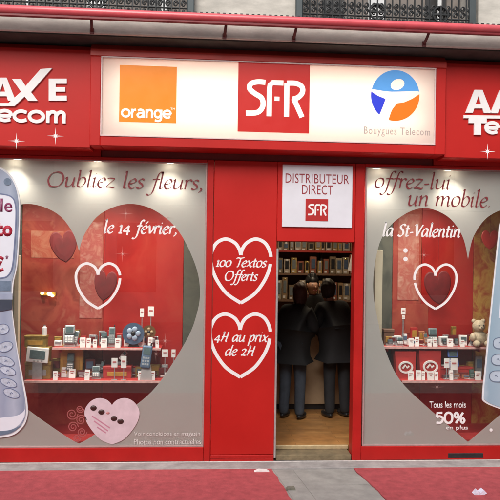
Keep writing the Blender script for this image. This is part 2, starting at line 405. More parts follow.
# ------------------------------------------------------------------ ground
g = MB().box(-60, 60, -60, 12, -.6, -.02).build('pavement', M_pav, kind='structure')
# concrete slab laid in front of the door, reaching the street
Z0 = 0.0
st = MB().box(-6, 6, -.20, .02, -.25, -.006, .004).build('pavement_edging', mat('edging_stone', (.33, .305, .30), .85, var=.3, vscale=7, bump=.6, bscale=70, stretch=(1, 1, 1)), kind='structure')
path = []
xl0, xr0 = w(275, 469)[0], w(352, 469)[0]
def gnd(px, py, z=-.02):
    # point of the ground plane seen at a pixel
    xs, ys = px - 250, py - 268
    a = xs * math.cos(ROLL) + ys * math.sin(ROLL); b = xs * math.sin(ROLL) - ys * math.cos(ROLL)
    d = _f * F_PX + _r * a + _u * b; t = (z - CAM.z) / d.z
    return CAM.x + d.x * t, CAM.y + d.y * t
def slab(name, pts, z0, z1, m, **k):
    b = MB(); bm = b.bm
    lo = [bm.verts.new((x, y, z0)) for x, y in pts]; hi = [bm.verts.new((x, y, z1)) for x, y in pts]
    bm.faces.new(lo[::-1]); bm.faces.new(hi)
    for i in range(len(pts)): j = (i + 1) % len(pts); bm.faces.new((lo[i], lo[j], hi[j], hi[i]))
    return b.build(name, m, **k)
aL, bL = gnd(272, 470), gnd(291, 499); aR, bR = gnd(354, 470), gnd(386, 499)
def ext(a, b, y): t = (y - a[1]) / (b[1] - a[1]); return (a[0] + (b[0] - a[0]) * t, y)
def edge(a, b, n=26, amp=.012):
    return [(a[0] + (b[0] - a[0]) * i / n + random.uniform(-amp, amp), a[1] + (b[1] - a[1]) * i / n) for i in range(n + 1)]
YF = -3.2
e1 = edge(ext(aL, bL, -.205), ext(aL, bL, YF)); e2 = edge(ext(aR, bR, -.205), ext(aR, bR, YF))
tag(slab('red_carpet', e1 + [(-4.5, YF), (-4.5, -.205)], -.019, -.009, M_carpet), 'faded red carpet on the pavement under the shop window left of the door', 'carpet', 'red carpets')
tag(slab('red_carpet', e2 + [(4.5, YF), (4.5, -.205)], -.019, -.009, M_carpet), 'faded red carpet on the pavement under the shop window right of the door', 'carpet', 'red carpets')
# joints of the doorway path: separate slabs with gaps
def mid(t, y): p, q = ext(aL, bL, y), ext(aR, bR, y); return (p[0] + (q[0] - p[0]) * t, y)
for i in range(3):
    ya, yb = -.21 - i * .42, -.21 - (i + 1) * .42 + .008
    for t0, t1 in ((.0, .245), (.255, 1.0)):
        slab('paving_slab', [mid(t0 + .02 * (t0 == 0), ya), mid(t0 + .02 * (t0 == 0), yb), mid(t1 - .02 * (t1 == 1), yb), mid(t1 - .02 * (t1 == 1), ya)], -.03, -.016 - .001 * random.random(),
             M_pav, parent=g)
lit = MB()
bx, by = gnd(479, 495)
lit.prism([(bx - .05, -.01), (bx - .02, .025), (bx + .0, .008), (bx + .03, .03), (bx + .055, .004), (bx + .03, -.01)], by - .03, by + .03)
tag(lit.build('crumpled_paper', mat('litter_paper', (.7, .66, .8), .7, var=.25, vscale=30)), 'crumpled whitish scrap of paper lying on the right red carpet', 'litter')
bx, by = gnd(262, 472)
lit = MB().prism([(bx - .08, -.012), (bx - .03, .006), (bx + .04, .002), (bx + .07, -.012)], by - .035, by + .015)
tag(lit.build('paper_scrap', M_paper), 'flat white paper scrap at the corner of the left red carpet', 'litter')
bx, by = gnd(291, 490)
lit = MB().prism([(bx - .045, -.02), (bx - .03, .0), (bx + .03, .004), (bx + .04, -.02)], by - .02, by + .03)
tag(lit.build('dead_leaf', mat('leaf_brown', (.16, .15, .12), .8, var=.3, vscale=40)), 'small grey dead leaf on the grey path beside the left carpet', 'leaf')

# ------------------------------------------------------------------ shopfront
XL0, XL1, XR0, XR1 = -3.05, -.42, 1.11, 3.25
ZB, ZT = .14, 2.83
DX0, DX1, DZ = .272, 1.009, 2.10
shop = thing('shopfront', 'red painted shopfront with two wide display windows and an open doorway', 'shopfront', (.3, 0, 0))
def part(name, m, *boxes, bev=.004, parent=None):
    b = MB()
    for q in boxes: b.box(*q, bev)
    return b.build(name, m, parent or shop)
part('pier_panel', M_red, (-.352, .252, 0, .10, .06, 2.86))
part('pier_moulding', M_red2, (-.418, -.356, -.006, .10, .0, 2.86))
part('plinth', M_red2, (-.352, .252, -.008, .10, .026, .058))
part('plinth', M_red2, (-.352, .252, -.004, .10, -.004, .024))
part('bottom_rail', M_red2, (XL0 - .5, -.42, -.004, .08, .0, .132))
part('bottom_rail', M_red2, (1.10, XR1 + .5, -.004, .08, .0, .132))
part('door_jamb', M_red2, (1.011, 1.098, -.003, .14, .0, 2.86))
part('door_header', M_red, (.254, 1.009, 0, .14, 2.102, 2.86))
part('lintel', M_red2, (XL0 - .5, -1.42, .004, .14, 2.864, 2.94))
part('lintel', M_red2, (1.78, XR1 + .5, .004, .14, 2.864, 2.94))
part('lintel', mat('maroon_shade', (.16, .012, .012), .5, var=.2), (-1.418, 1.778, .03, .14, 2.864, 2.94))  # dark maroon paints in the shade under the centre box
part('window_head', M_red2, (XL0 - .5, -.42, -.002, .09, 2.833, 2.862))
part('window_head', M_red2, (1.10, XR1 + .5, -.002, .09, 2.833, 2.862))
part('jamb_trim', M_alu, (.252, .271, -.010, .13, .03, 2.03), bev=.003)
part('base_trim', mat('pale_trim', (.62, .56, .54), .5, .2, var=.12, vscale=20), (XL0 - .5, 3.7, -.016, .0, -.012, -.001), bev=.003)
v0 = rect(448, 483, 453, 457.5)
part('vent_slot', M_dark, (v0[0], v0[1], -.007, .0, v0[2], v0[3]), bev=.003)
# window frames (thin metal beads) and panes
for x0, x1 in ((XL0, XL1), (XR0, XR1)):
    fr = MB()
    fr.box(x0, x1, .004, .05, ZB - .007, ZB + .007, .002).box(x0, x1, .004, .05, ZT - .008, ZT + .003, .002)
    fr.box(x0 - .001, x0 + .014, .006, .048, ZB + .007, ZT - .008, .002).box(x1 - .014, x1 + .001, .006, .048, ZB + .007, ZT - .008, .002)
    f = fr.build('window_frame', mat('pink_bead', (.45, .30, .29), .45, .2, var=.1), shop)
    MB().box(x0 + .012, x1 - .012, .022, .028, ZB + .005, ZT - .006).build('pane', M_glass, f)
# doorway threshold and step
part('threshold', mat('worn_olive_mat', (.20, .15, .085), .8, var=.3, vscale=15, bump=.5, bscale=120), (DX0 + .004, DX1 - .002, .012, .20, -.004, .05), bev=.004)
part('nosing', mat('brass_nosing', (.62, .48, .28), .4, .4, var=.15, vscale=15), (DX0 - .02, DX1 + .01, .196, .222, .05, .088), bev=.004)

# fascia: side panels set back, centre box proud
YS, YC = -.18, -.215
fas = thing('fascia', 'long red fascia above the shop windows carrying the lit sign', 'fascia', (.16, 0, 2.92))
xa, xb = w(90, 95, YC)[0], w(446, 105, YC)[0]
def bevpanel(x0, x1, y0, y1, z0, z1, bz):
    # front panel with a sloped top edge
    b = MB(); P = [(y0, z0 + .006), (y0 + .008, z0), (y1, z0), (y1, z1), (y0 + bz, z1), (y0, z1 - bz)]
    bm = b.bm; A = [bm.verts.new((x0, p[0], p[1])) for p in P]; B = [bm.verts.new((x1, p[0], p[1])) for p in P]
    for i in range(len(P)): j = (i + 1) % len(P); bm.faces.new((A[i], A[j], B[j], B[i]))
    bm.faces.new(A[::-1]); bm.faces.new(B)
    return b
FB0 = (w(50, 146.8, YS)[1] + w(470, 158.6, YS)[1]) / 2; FB1 = (w(50, 42.5, YS)[1] + w(470, 60, YS)[1]) / 2
bevpanel(-3.6, xa - .003, YS, .06, FB0, FB1, .05).build('side_panel', M_fas, fas)
bevpanel(xb + .003, 3.8, YS, .06, FB0, FB1, .05).build('side_panel', M_fas, fas)
SX0, SX1 = w(100.7, 95, YC)[0], w(435.7, 107, YC)[0]
SZ0, SZ1 = (w(100, 135, YC)[1] + w(435.5, 146, YC)[1]) / 2, (w(101.5, 55, YC)[1] + w(436, 69, YC)[1]) / 2
CZ0, CZ1 = w(250, 149.5, YC)[1], w(250, 48, YC)[1]
cb = MB()
cb.box(xa, SX0, YC, .06, CZ0, SZ1 - .001, .006); cb.box(SX1, xb, YC, .06, CZ0, SZ1 - .001, .006)
cb.box(SX0, SX1, YC, .06, CZ0, SZ0, .006)
cb.build('centre_box', M_fas, fas)
bevpanel(xa, xb, YC - .001, .06, SZ1, CZ1, .06).build('top_panel', mat('red_fascia_top', (.50, .03, .02), .35, var=.2, vscale=2.5, spec=.5), fas)

# lit sign
sign = thing('light_box_sign', 'wide glowing white sign with orange, red and blue company logos', 'sign', ((SX0 + SX1) / 2, YC, SZ0))
def face_mat():
    m = bpy.data.materials.new('lit_acrylic'); m.use_nodes = True; n = m.node_tree; n.nodes.clear()
    o = n.nodes.new('ShaderNodeOutputMaterial'); mx = n.nodes.new('ShaderNodeMixShader'); mx.inputs[0].default_value = .55
    df = n.nodes.new('ShaderNodeBsdfDiffuse'); df.inputs[0].default_value = (.78, .76, .72, 1)
    tl = n.nodes.new('ShaderNodeBsdfTranslucent'); tl.inputs[0].default_value = (.9, .87, .80, 1)
    n.links.new(df.outputs[0], mx.inputs[1]); n.links.new(tl.outputs[0], mx.inputs[2]); n.links.new(mx.outputs[0], o.inputs[0])
    return m
M_face = face_mat()
M_lamp = mat('fluorescent_tube', (1, .97, .9), .4, emit=(1, .95, .86), estr=8)
for zz in (.3, .7):
    MB().tube([(SX0 + .12, YC + .15, SZ0 + (SZ1 - SZ0) * zz), (SX1 - .12, YC + .15, SZ0 + (SZ1 - SZ0) * zz)], .02, 10).build('fluorescent_tube', M_lamp, sign)
MB().box(SX0 + .004, SX1 - .004, YC + .012, YC + .03, SZ0 + .004, SZ1 - .004).build('face', M_face, sign)
fr = MB()
for q in ((SX0, SX1, SZ0, SZ0 + .012), (SX0, SX1, SZ1 - .012, SZ1)): fr.box(q[0], q[1], YC - .004, YC + .03, q[2], q[3], .002)
for q in ((SX0, SX0 + .012), (SX1 - .012, SX1)): fr.box(q[0], q[1], YC - .003, YC + .03, SZ0 + .012, SZ1 - .012, .002)
fr.build('frame', mat('sign_edge', (.70, .55, .53), .4, var=.06), sign)
# fluorescent tubes inside the sign box
MB().box(SX0 + .004, SX1 - .004, YC + .22, YC + .225, SZ0 + .02, SZ1 - .02).build('backing', M_white, sign)
YF_ = YC + .012
def lit_mat(name, c, e=.35):
    e *= .5
    return mat(name, c, .3, var=.04, vscale=8, emit=c, estr=e)
o0 = rect(119.5, 176.5, 66, 122.5, YF_)
osq = MB().box(o0[0], o0[1], YF_ - .004, YF_, o0[2], o0[3]).build('logo_square', lit_mat('orange_logo', (.80, .23, .012)), sign)
lit_mat('lit_white', (.85, .83, .76), .5)
sans_line('orange', 121, 171.5, 118.3, 9.4, 1.08, YF_ - .004, MATS['lit_white'], osq)
t0 = rect(170.5, 175, 107.8, 110.2, YF_ - .004)
font_mesh('TM', *t0, YF_ - .004, MATS['lit_white'], osq, 'letter')
s0 = rect(238, 309.5, 61, 132.5, YF_)
sfr = MB().box(s0[0], s0[1], YF_ - .004, YF_, s0[2], s0[3]).build('logo_square', lit_mat('red_logo', (.50, .02, .016), .32), sign)
def sfr_logo(parent, m, box, y):
    # box: x0,x1,z0,z1 of the three letters
    x0, x1, z0, z1 = box; W_, H_ = x1 - x0, z1 - z0
    def P(l): return [(x0 + a * W_, z0 + b * H_) for a, b in l]
    hw = .045 * W_
    strokes = [smooth_path([(.33, .95), (.2, .96), (.08, .9), (.06, .76), (.14, .64), (.27, .5), (.29, .28), (.2, .1), (.0, .07)], 5),
               [(.40, .0), (.40, .74), (.41, .88), (.45, .95), (.64, .95)],
               smooth_path([(.70, .0), (.70, .5), (.70, .94)], 3),
               smooth_path([(.70, .95), (.86, .95), (.96, .86), (.97, .7), (.9, .56), (.80, .5)], 5), [(.82, .52), (.97, .0)]]
    for i, s_ in enumerate(strokes): MB().ribbon(P(s_), hw, y - .002 - .0003 * i, y).build('letter', m, parent)
    q = P([(.49, .44), (.575, .44), (.575, .56), (.49, .56)]); MB().prism(q, y - .002, y).build('letter', m, parent)
sb = rect(246, 304, 81, 116.5, YF_ - .004)
sfr_logo(sfr, MATS['lit_white'], sb, YF_ - .004)
# round logo
def poly_px(pts, Y): return [w(x, y, Y) for x, y in pts]
cx, cy, rad = 395.2, 95.5, 24.2
def arc(a0, a1, n=18, r=rad): return [(cx + r * math.cos(R(a0 + (a1 - a0) * i / n)), cy + r * math.sin(R(a0 + (a1 - a0) * i / n)) * 1.05) for i in range(n + 1)]
head = [(397.5 + 7 * math.cos(t * math.pi / 8) , 84.5 + 5.6 * math.sin(t * math.pi / 8) - 1.2 * math.cos(t * math.pi / 8)) for t in range(16)]
MB().prism(poly_px(arc(187, 353) + smooth_path([(cx + 23, 91), (402, 91.5), (388, 91.5), (cx - 23, 89)], 4), YF_), YF_ - .003, YF_, [poly_px(head, YF_)]).build('logo_field', lit_mat('sky_blue_logo', (.10, .33, .72), .4), sign)
MB().prism(poly_px(arc(189, 133, 12) + smooth_path([(379.5, 114.5), (383, 106), (385.5, 99)], 4) + [(378, 96), (372.5, 92.5)], YF_), YF_ - .003, YF_).build('logo_field', lit_mat('deep_blue_logo', (.03, .05, .60), .4), sign)
MB().prism(poly_px(arc(-3, 104, 16) + smooth_path([(388.8, 119), (392, 110), (397, 103.5)], 4) + [(404, 102.5), (412, 99)], YF_), YF_ - .003, YF_).build('logo_field', lit_mat('orange_field_logo', (.72, .17, .01), .4), sign)
t0 = rect(364, 430, 127.5, 137, YF_)
font_mesh('Bouygues Telecom', *t0, YF_, mat('grey_print', (.42, .36, .34), .5), sign, thick=.001, space=1.15)

# fascia lettering: A A X E / Telecom ------------------------------------------------
def axe_sign(px0, top, sc, nm, label, dy, e0=19, tx=0):
    """cut letters, px0 = left end, top = top of the capitals"""
    T = thing(nm, label, 'lettering', (w(px0 + 50, top + 35, YS)[0], YS, w(px0 + 50, top + 44, YS)[1]), 'fascia lettering')
    def L(poly, holes=None, name='letter', t=.012):
        f = lambda p: w(px0 + p[0] * sc, top + p[1] * sc + dy * p[0], YS)
        MB().prism([f(p) for p in poly], YS - t, YS, [[f(p) for p in h] for h in holes] if holes else None).build(name, M_white, T)
    for ox in (0, 25):
        L([(ox, 23), (ox + 9, 0), (ox + 17, 0), (ox + 26, 23), (ox + 18.4, 23), (ox + 17, 18.5), (ox + 8.8, 18.5), (ox + 7.4, 23)], [[(ox + 10.3, 14), (ox + 15.5, 14), (ox + 13, 6)]])
    L([(-2, 25.5), (44, 25.5), (46.5, 23.2), (56.5, 14.2), (47.5, 1.5), (56.5, 1.5), (61, 8.5), (76, -8.5), (87.5, -9.5), (66.5, 14.5), (73, 23.2), (63.5, 23.2), (60, 19), (50, 28.5), (-2, 28.5)], t=.015)
    L([(84, 1), (102, 1), (102, 6), (91, 6), (91, 9.5), (100.5, 9.5), (100.5, 14), (91, 14), (91, 18), (102, 18), (102, 23), (84, 23)])
    L([(tx + a, b) for a, b in ((3, 28.4), (21, 28.4), (21, 33.4), (15.5, 33.4), (15.5, 45), (8.5, 45), (8.5, 33.4), (3, 33.4))], t=.0165)
    x0, z0 = w(px0 + 19 * sc, top + 45.5 * sc + dy * 60, YS); x1, z1 = w(px0 + 102 * sc, top + 29.5 * sc + dy * 60, YS)
    sans_line('elecom', px0 + e0 * sc, px0 + 103 * sc, top + 45 * sc + dy * 60, 13.5 * sc, 1.75, YS, M_white, T, .012)
axe_sign(-35, 78, 1.0, 'sign_lettering', 'bold white capitals on the red fascia left of the lit sign', .0, 8, -11)
axe_sign(465, 90, 1.0, 'sign_lettering', 'bold white capitals on the red fascia right of the lit sign', .012)
def star(px, py, r, Y, label, m=M_white, nm='sparkle_sticker', inner=.16):
    c = w(px, py, Y); u = r * .0095
    pts = []
    for i in range(16):
        a = i * math.pi / 8 + math.pi / 2
        q = u if i % 4 == 0 else (u * .36 if i % 4 == 2 else u * inner)
        pts.append((c[0] + q * math.cos(a), c[1] + q * math.sin(a)))
    tag(MB().prism(pts, Y - .001, Y).build(nm, m), label, 'sticker', 'sparkle stickers')
star(16.5, 141, 8, YS, 'white four pointed sparkle on red fascia, leftmost, near its lower edge')
star(55.5, 136, 8, YS, 'white four pointed sparkle on red fascia below the letters of the left name')
star(487.5, 151.5, 8, YS, 'white four pointed sparkle on red fascia below the name at right')

# board above the door ---------------------------------------------------------------
b0 = rect(282.2, 352, 165.5, 227.5)
bd = thing('door_sign', 'white square board with red lettering above the open doorway', 'sign', ((b0[0] + b0[1]) / 2, 0, b0[2]))
MB().box(b0[0], b0[1], -.016, 0, b0[2], b0[3], .003).build('board', mat('white_board', (.70, .70, .76), .35, var=.04, vscale=5), bd)
t0 = rect(285.5, 349, 174, 183.5, -.016); font_mesh('DISTRIBUTEUR', *t0, -.016, mat('wine_print', (.28, .03, .04), .5), bd, 'letter', space=1.06)
t0 = rect(302, 333, 185, 194.5, -.016); font_mesh('DIRECT', *t0, -.016, MATS['wine_print'], bd, 'letter', space=1.06)
q0 = rect(305.5, 328, 199, 221, -.016)
sq = MB().box(q0[0], q0[1], -.019, -.016, q0[2], q0[3]).build('logo_square', mat('red_print', (.42, .02, .02), .4), bd)
sfr_logo(sq, M_white, rect(308, 326.5, 204.5, 215.5, -.019), -.019)

# ------------------------------------------------------------------ window films, lettering and stickers
YG = .022            # outer face of the glass
YI = .030            # film on the inner face
HL = [(0, .195), (.05, .12), (.18, .04), (.4, 0), (.62, .025), (.82, .11), (.96, .25), (1, .36), (.97, .46), (.88, .57), (.645, .75), (.42, .85), (.107, .96), (0, .99)]
HR = [(0, .22), (.06, .12), (.22, .035), (.48, 0), (.75, .05), (.93, .15), (1, .33), (.94, .5), (.85, .63), (.71, .74), (.45, .845), (.05, .985), (0, 1)]
def film(x0, x1, hole, label):
    tag(MB().prism([(x0, ZB + .008), (x1, ZB + .008), (x1, ZT - .01), (x0, ZT - .01)], YI - .0015, YI - .0005 + .0004, [hole]).build('frosted_film', M_film), label, 'window film', 'frosted window films')
film(XL0 + .015, XL1 - .015, heart_px(79, 121, 204, 446, YI, HL), 'frosted silver film with big heart cutout on the window left of the door')
film(XR0 + .015, XR1 - .015, heart_px(468, 95, 208, 441.5, YI, HR), 'frosted silver film with big heart cutout on the window right of the door')
pen_line('vinyl_lettering', 'dark red script reading Oubliez les fleurs across the left window', 'Oubliez les fleurs,', 46, 203, 187.5, 188.5, 9.6, YG, M_ink, pen=.19, thin=.045)
pen_line('vinyl_lettering', 'dark red script reading offrez-lui at the top of the right window', 'offrez-lui', 374, 450, 187.5, 189.5, 9.6, YG, M_ink, pen=.19, thin=.045)
pen_line('vinyl_lettering', 'dark red script reading un mobile high on the right window', 'un mobile.', 407, 491, 205, 207.5, 9.8, YG, M_ink, pen=.19, thin=.045)
pen_line('vinyl_lettering', 'white script reading le 14 février inside the left heart', 'le 14 février,', 103, 177, 232.8, 234, 7.6, YG, M_white, pen=.26, thin=.12)
pen_line('vinyl_lettering', 'white script reading la St-Valentin inside the right heart', 'la St-Valentin', 382, 460, 235.5, 237.5, 7.8, YG, M_white, pen=.26, thin=.12)
def heart_ring(nm, label, cx, hw, top, bot, Y, wd, m, breaks=(), parent=None, cat='sticker', group=None):
    h = smooth_path(HEART, 8); ht = bot - top
    halves = [[(cx + s * u * hw, top + v * ht) for u, v in h] for s in (1, -1)]
    T = thing(nm, label, cat, (w(cx, bot, Y)[0], Y, w(cx, bot, Y)[1]), group)
    for si, half in enumerate(halves):
        segs = [half]
        for (side, k0, k1) in breaks:
            if side == si:
                k = len(half); segs = [half[:int(k * k0)], half[int(k * k1):]]
        for s_ in segs:
            P = [w(x, y, Y) for x, y in s_]
            MB().ribbon(P, wd, Y - .0012 - .0003 * si, Y).build('stroke', m, T)
    return T
heart_ring('heart_outline', 'thin white heart outline on the glass of the left window', 98, 22, 263.5, 308.5, YG, .0125, M_white, [(0, .56, .60)], group='white heart outlines')
heart_ring('heart_outline', 'thin white heart outline on the glass of the right window', 435.5, 21, 264.5, 309, YG, .0115, M_white, [(1, .62, .65)], group='white heart outlines')
t1 = heart_ring('heart_sticker', 'white heart outline reading 100 Textos Offerts on the red pier', 240.8, 30, 239, 303, -.0, .0165, M_white, [(0, .58, .63)], group='white hearts on the pier')
pen_line('', '', '100 Textos', 215.5, 266, 266.8, 266.8, 6.0, 0, M_white, pen=.25, thin=.13, shear=.25, parent=t1)
pen_line('', '', 'Offerts', 224, 257, 280.5, 280.5, 6.0, 0, M_white, pen=.25, thin=.13, shear=.25, parent=t1)
t1 = heart_ring('heart_sticker', 'white heart outline reading 4H au prix de 2H on the red pier', 240.2, 30, 314, 377, -.0, .0165, M_white, [(0, .58, .63)], group='white hearts on the pier')
pen_line('', '', '4H au prix', 214, 267, 341.5, 341.5, 6.2, 0, M_white, pen=.25, thin=.13, shear=.25, parent=t1)
pen_line('', '', 'de 2H', 224.5, 254, 355.5, 355.5, 6.2, 0, M_white, pen=.25, thin=.13, shear=.25, parent=t1)
M_spark = mat('pale_sparkle', (.62, .42, .38), .5)
for px, py, r_, lb in ((126, 213.5, 7, 'faint sparkle on the left window above the white script'), (167, 217, 7, 'faint sparkle on the left window above the end of the white script'),
                       (122.5, 254, 8, 'faint sparkle on the left window under the white script'), (165, 341, 8, 'faint sparkle on the left window beside the lower price cards'),
                       (424, 255, 7, 'faint sparkle on the right window above the heart outline'), (437, 387, 7, 'faint sparkle on the right window under the lower shelf'),
                       (156, 354, 7, 'faint sparkle on the left window right of the blue phone')):
    star(px, py, r_, YG, lb, M_spark, inner=.05)
# pink heart with chocolates
pk = thing('pink_heart_sticker', 'pale pink heart sticker with brown chocolates low on the left window', 'sticker', (w(112, 444, YG)[0], YG, w(112, 444, YG)[1]))
HP = [(0, .16), (.06, .1), (.22, .03), (.48, 0), (.75, .06), (.95, .2), (1, .34), (.92, .52), (.7, .72), (.4, .9), (.0, 1.0)]
MB().prism(heart_px(112, 27.5, 398, 444.5, YG, HP), YG - .001, YG).build('heart', mat('pink_film', (.64, .50, .55), .5, var=.12, vscale=9), pk)
for px, py in ((93.5, 408), (101.5, 412), (114, 418.5), (120.5, 421.5)):
    c = w(px, py, YG); MB().ball((c[0], YG - .001, c[1]), .028, 12, 8, (1.1, .35, .9)).build('chocolate', mat('chocolate', (.05, .018, .016), .35, var=.3, vscale=60), pk, True)
c = w(108, 413, YG); MB().ball((c[0], YG - .001, c[1]), .016, 10, 6, (1.1, .3, .8)).build('chocolate', mat('pink_sweet', (.5, .2, .2), .4), pk, True)
for i, (a, b_) in enumerate((((92, 416), (110, 428)), ((94, 421), (108, 431)), ((97, 427), (106, 433)))):
    p, q = w(*a, YG), w(*b_, YG)
    MB().ribbon([p, ((p[0] + q[0]) / 2, (p[1] + q[1]) / 2), q], .006, YG - .0018, YG - .001).build('print_line', mat('rose_print', (.50, .22, .30), .5), pk)
def note(label, lines, m, bold=0):
    c = lines[0][1]
    r0 = rect(*c, YG); T = thing('vinyl_lettering', label, 'lettering', ((r0[0] + r0[1]) / 2, YG, r0[2]))
    for tx, c in lines: font_mesh(tx, *rect(*c, YG), YG, m, T, bold=bold, thick=.001)
    return T
note('small white footnote at the bottom right corner of the left window', [('Voir conditions en magasin', (134, 200, 431.5, 437)), ('Photos non contractuelles', (134, 201, 439, 444.5))], mat('faint_white', (.66, .62, .60), .5))
T50 = note('white lettering reading 50% low on the right window', [('Tous les mois', (429.5, 466, 401.5, 408)), ('en plus', (446, 468, 425.5, 431))], M_white, bold=.012)
sans_line('50%', 435, 465, 424, 9.0, 1.15, YG, M_white, T50, .001)
sd_ = [(455 + 2.2 * math.cos(t * .7854), 0) for t in range(8)]
for px, py, lb in ((405.5, 250.5, 'upper white dot'), (405.5, 259, 'lower white dot')):
    c = w(px, py, YG)
    o = MB().cyl(c, .022, YG - .0012, YG, 16).build('dot_sticker', M_white); tag(o, lb + ' on the right window beside the small sparkle', 'sticker', 'white dots')
c = w(491, 430, YG); tag(MB().cyl(c, .016, YG - .0012, YG, 14).build('dot_sticker', M_white), 'single white dot in the bottom right corner of right window', 'sticker', 'white dots')

# giant phone cut-outs stuck on the glass ------------------------------------------------
def print_mat(name, stops, x0, x1):
    """printed picture of a rounded metal shell: colour bands across the sheet"""
    m = bpy.data.materials.new(name); m.use_nodes = True; n = m.node_tree; b = n.nodes['Principled BSDF']
    tc = n.nodes.new('ShaderNodeTexCoord'); sp_ = n.nodes.new('ShaderNodeSeparateXYZ'); mr = n.nodes.new('ShaderNodeMapRange')
    mr.inputs[1].default_value = x0; mr.inputs[2].default_value = x1
    nz = n.nodes.new('ShaderNodeTexNoise'); nz.inputs['Scale'].default_value = 9; nz.inputs['Detail'].default_value = 7
    ad = n.nodes.new('ShaderNodeMath'); ad.operation = 'MULTIPLY_ADD'; ad.inputs[1].default_value = .18
    rp = n.nodes.new('ShaderNodeValToRGB'); el = rp.color_ramp.elements
    while len(el) < len(stops): el.new(.5)
    for i, (q, c) in enumerate(stops): el[i].position = q; el[i].color = (*c, 1)
    n.links.new(tc.outputs['Object'], sp_.inputs[0]); n.links.new(sp_.outputs[0], mr.inputs[0]); n.links.new(tc.outputs['Object'], nz.inputs[0])
    n.links.new(nz.outputs[0], ad.inputs[0]); n.links.new(mr.outputs[0], ad.inputs[2]); n.links.new(ad.outputs[0], rp.inputs[0]); n.links.new(rp.outputs[0], b.inputs['Base Color'])
    b.inputs['Roughness'].default_value = .4
    return m
M_pbody = print_mat('silver_blue_print', [(0, (.40, .43, .54)), (.35, (.29, .33, .45)), (.62, (.40, .44, .55)), (.86, (.22, .26, .37)), (1, (.52, .55, .62))], .1, .47)
M_pbody2 = print_mat('sky_silver_print', [(0, (.50, .58, .64)), (.2, (.28, .40, .50)), (.5, (.36, .47, .56)), (1, (.24, .34, .44))], -.28, .3)
M_pedge = mat('white_print_edge', (.72, .73, .76), .4)
M_pscr = mat('screen_print', (.72, .74, .82), .3, var=.03)
M_pline = mat('navy_print', (.15, .18, .30), .4)
M_pgrey = mat('steel_print', (.14, .19, .27), .4, var=.2, vscale=20)
def mirror(pts, cx): return pts + [(2 * cx - x, y) for x, y in pts][::-1]
ph = thing('phone_cutout', 'giant pale blue flip phone cut-out standing at the left edge of left window', 'cutout', (w(-18, 437, YG)[0], YG, w(-18, 437, YG)[1]))
CXL = -18
YP = YG
lower = smooth_path([(12, 300), (13, 314), (17, 345), (22.5, 375), (27.5, 402), (27.5, 417), (22, 428), (10, 436), (-18, 439)], 6)
MB().prism(poly_px(mirror(lower, CXL)[:-1], YP), YP - .008, YP).build('keypad_half', M_pedge, ph)
lower2 = smooth_path([(11, 300), (12, 314), (16, 345), (21, 375), (25.6, 402), (25.6, 416), (20.5, 426), (9, 434), (-18, 437)], 6)
kp = MB().prism(poly_px(mirror(lower2, CXL)[:-1], YP), YP - .011, YP - .008).build('keypad_face', M_pbody, ph)
foot = smooth_path([(26, 404), (24, 411), (14, 416), (-18, 419)], 5)
foot_p = foot + smooth_path([(-18, 433), (9, 430), (20, 424), (25, 416)], 5)
MB().prism(poly_px(foot_p, YP), YP - .0125, YP - .011).build('chin', M_pscr, kp)
MB().prism(poly_px(smooth_path([(-18, 431), (4, 430.5), (14, 428.5), (22, 424.5)], 4) + smooth_path([(20, 427), (8, 433.5), (-18, 436.5)], 4), YP), YP - .0138, YP - .0125).build('base_band', M_pgrey, kp)
upper = smooth_path([(-18, 164), (-4, 165.5), (8, 172), (16, 183), (20, 199), (20.5, 214), (19.5, 240), (17.5, 266), (14, 282), (13, 296)], 6)
MB().prism(poly_px(mirror(upper, CXL)[1:], YP), YP - .010, YP).build('screen_half', M_pedge, ph)
upper2 = smooth_path([(-18, 166), (-4, 167.5), (7, 173.5), (14.5, 184), (18.4, 199), (19, 214), (18, 240), (16, 266), (12.5, 282), (11.5, 296)], 6)
up2 = MB().prism(poly_px(mirror(upper2, CXL)[1:], YP), YP - .014, YP - .010).build('screen_face', print_mat('steel_blue_print', [(0, (.26, .31, .42)), (.5, (.36, .41, .52)), (.8, (.20, .24, .34)), (.95, (.46, .5, .58))], .1, .4), ph)
scr = smooth_path([(-18, 193), (4, 194.5), (13, 198), (16, 206), (16.5, 218), (15, 245), (13, 266), (9, 275), (2, 278), (-18, 279)], 6)
sc_ = MB().prism(poly_px(mirror(scr, CXL)[1:-1], YP), YP - .0155, YP - .014).build('screen', M_pscr, up2)
rimp = [w(x, y, YP) for x, y in scr]; MB().ribbon(rimp, .006, YP - .0165, YP - .0140).build('screen_rim', M_pline, up2)
for c_, r_ in (((8, 182), .034), ((-6, 178), .022)):
    p = w(*c_, YP); MB().cyl(p, r_, YP - .018, YP - .014, 20).build('camera_lens', M_pgrey, up2)
hb = [w(x, y, YP) for x, y in mirror([(12.5, 300), (12.5, 309), (2, 311), (-18, 311.5)], CXL)]
MB().prism(hb, YP - .019, YP - .011).build('hinge', mat('hinge_print', (.05, .06, .09), .4), kp)
hb = [w(x, y, YP) for x, y in mirror([(13, 293.5), (13, 299.5)], CXL)]
MB().prism(hb, YP - .018, YP - .011).build('hinge', M_pbody, kp)
hb = [w(x, y, YP) for x, y in mirror([(11.5, 281), (11, 291), (4, 291)], CXL)]
MB().prism(hb, YP - .0165, YP - .014).build('lower_grille', M_pgrey, up2)
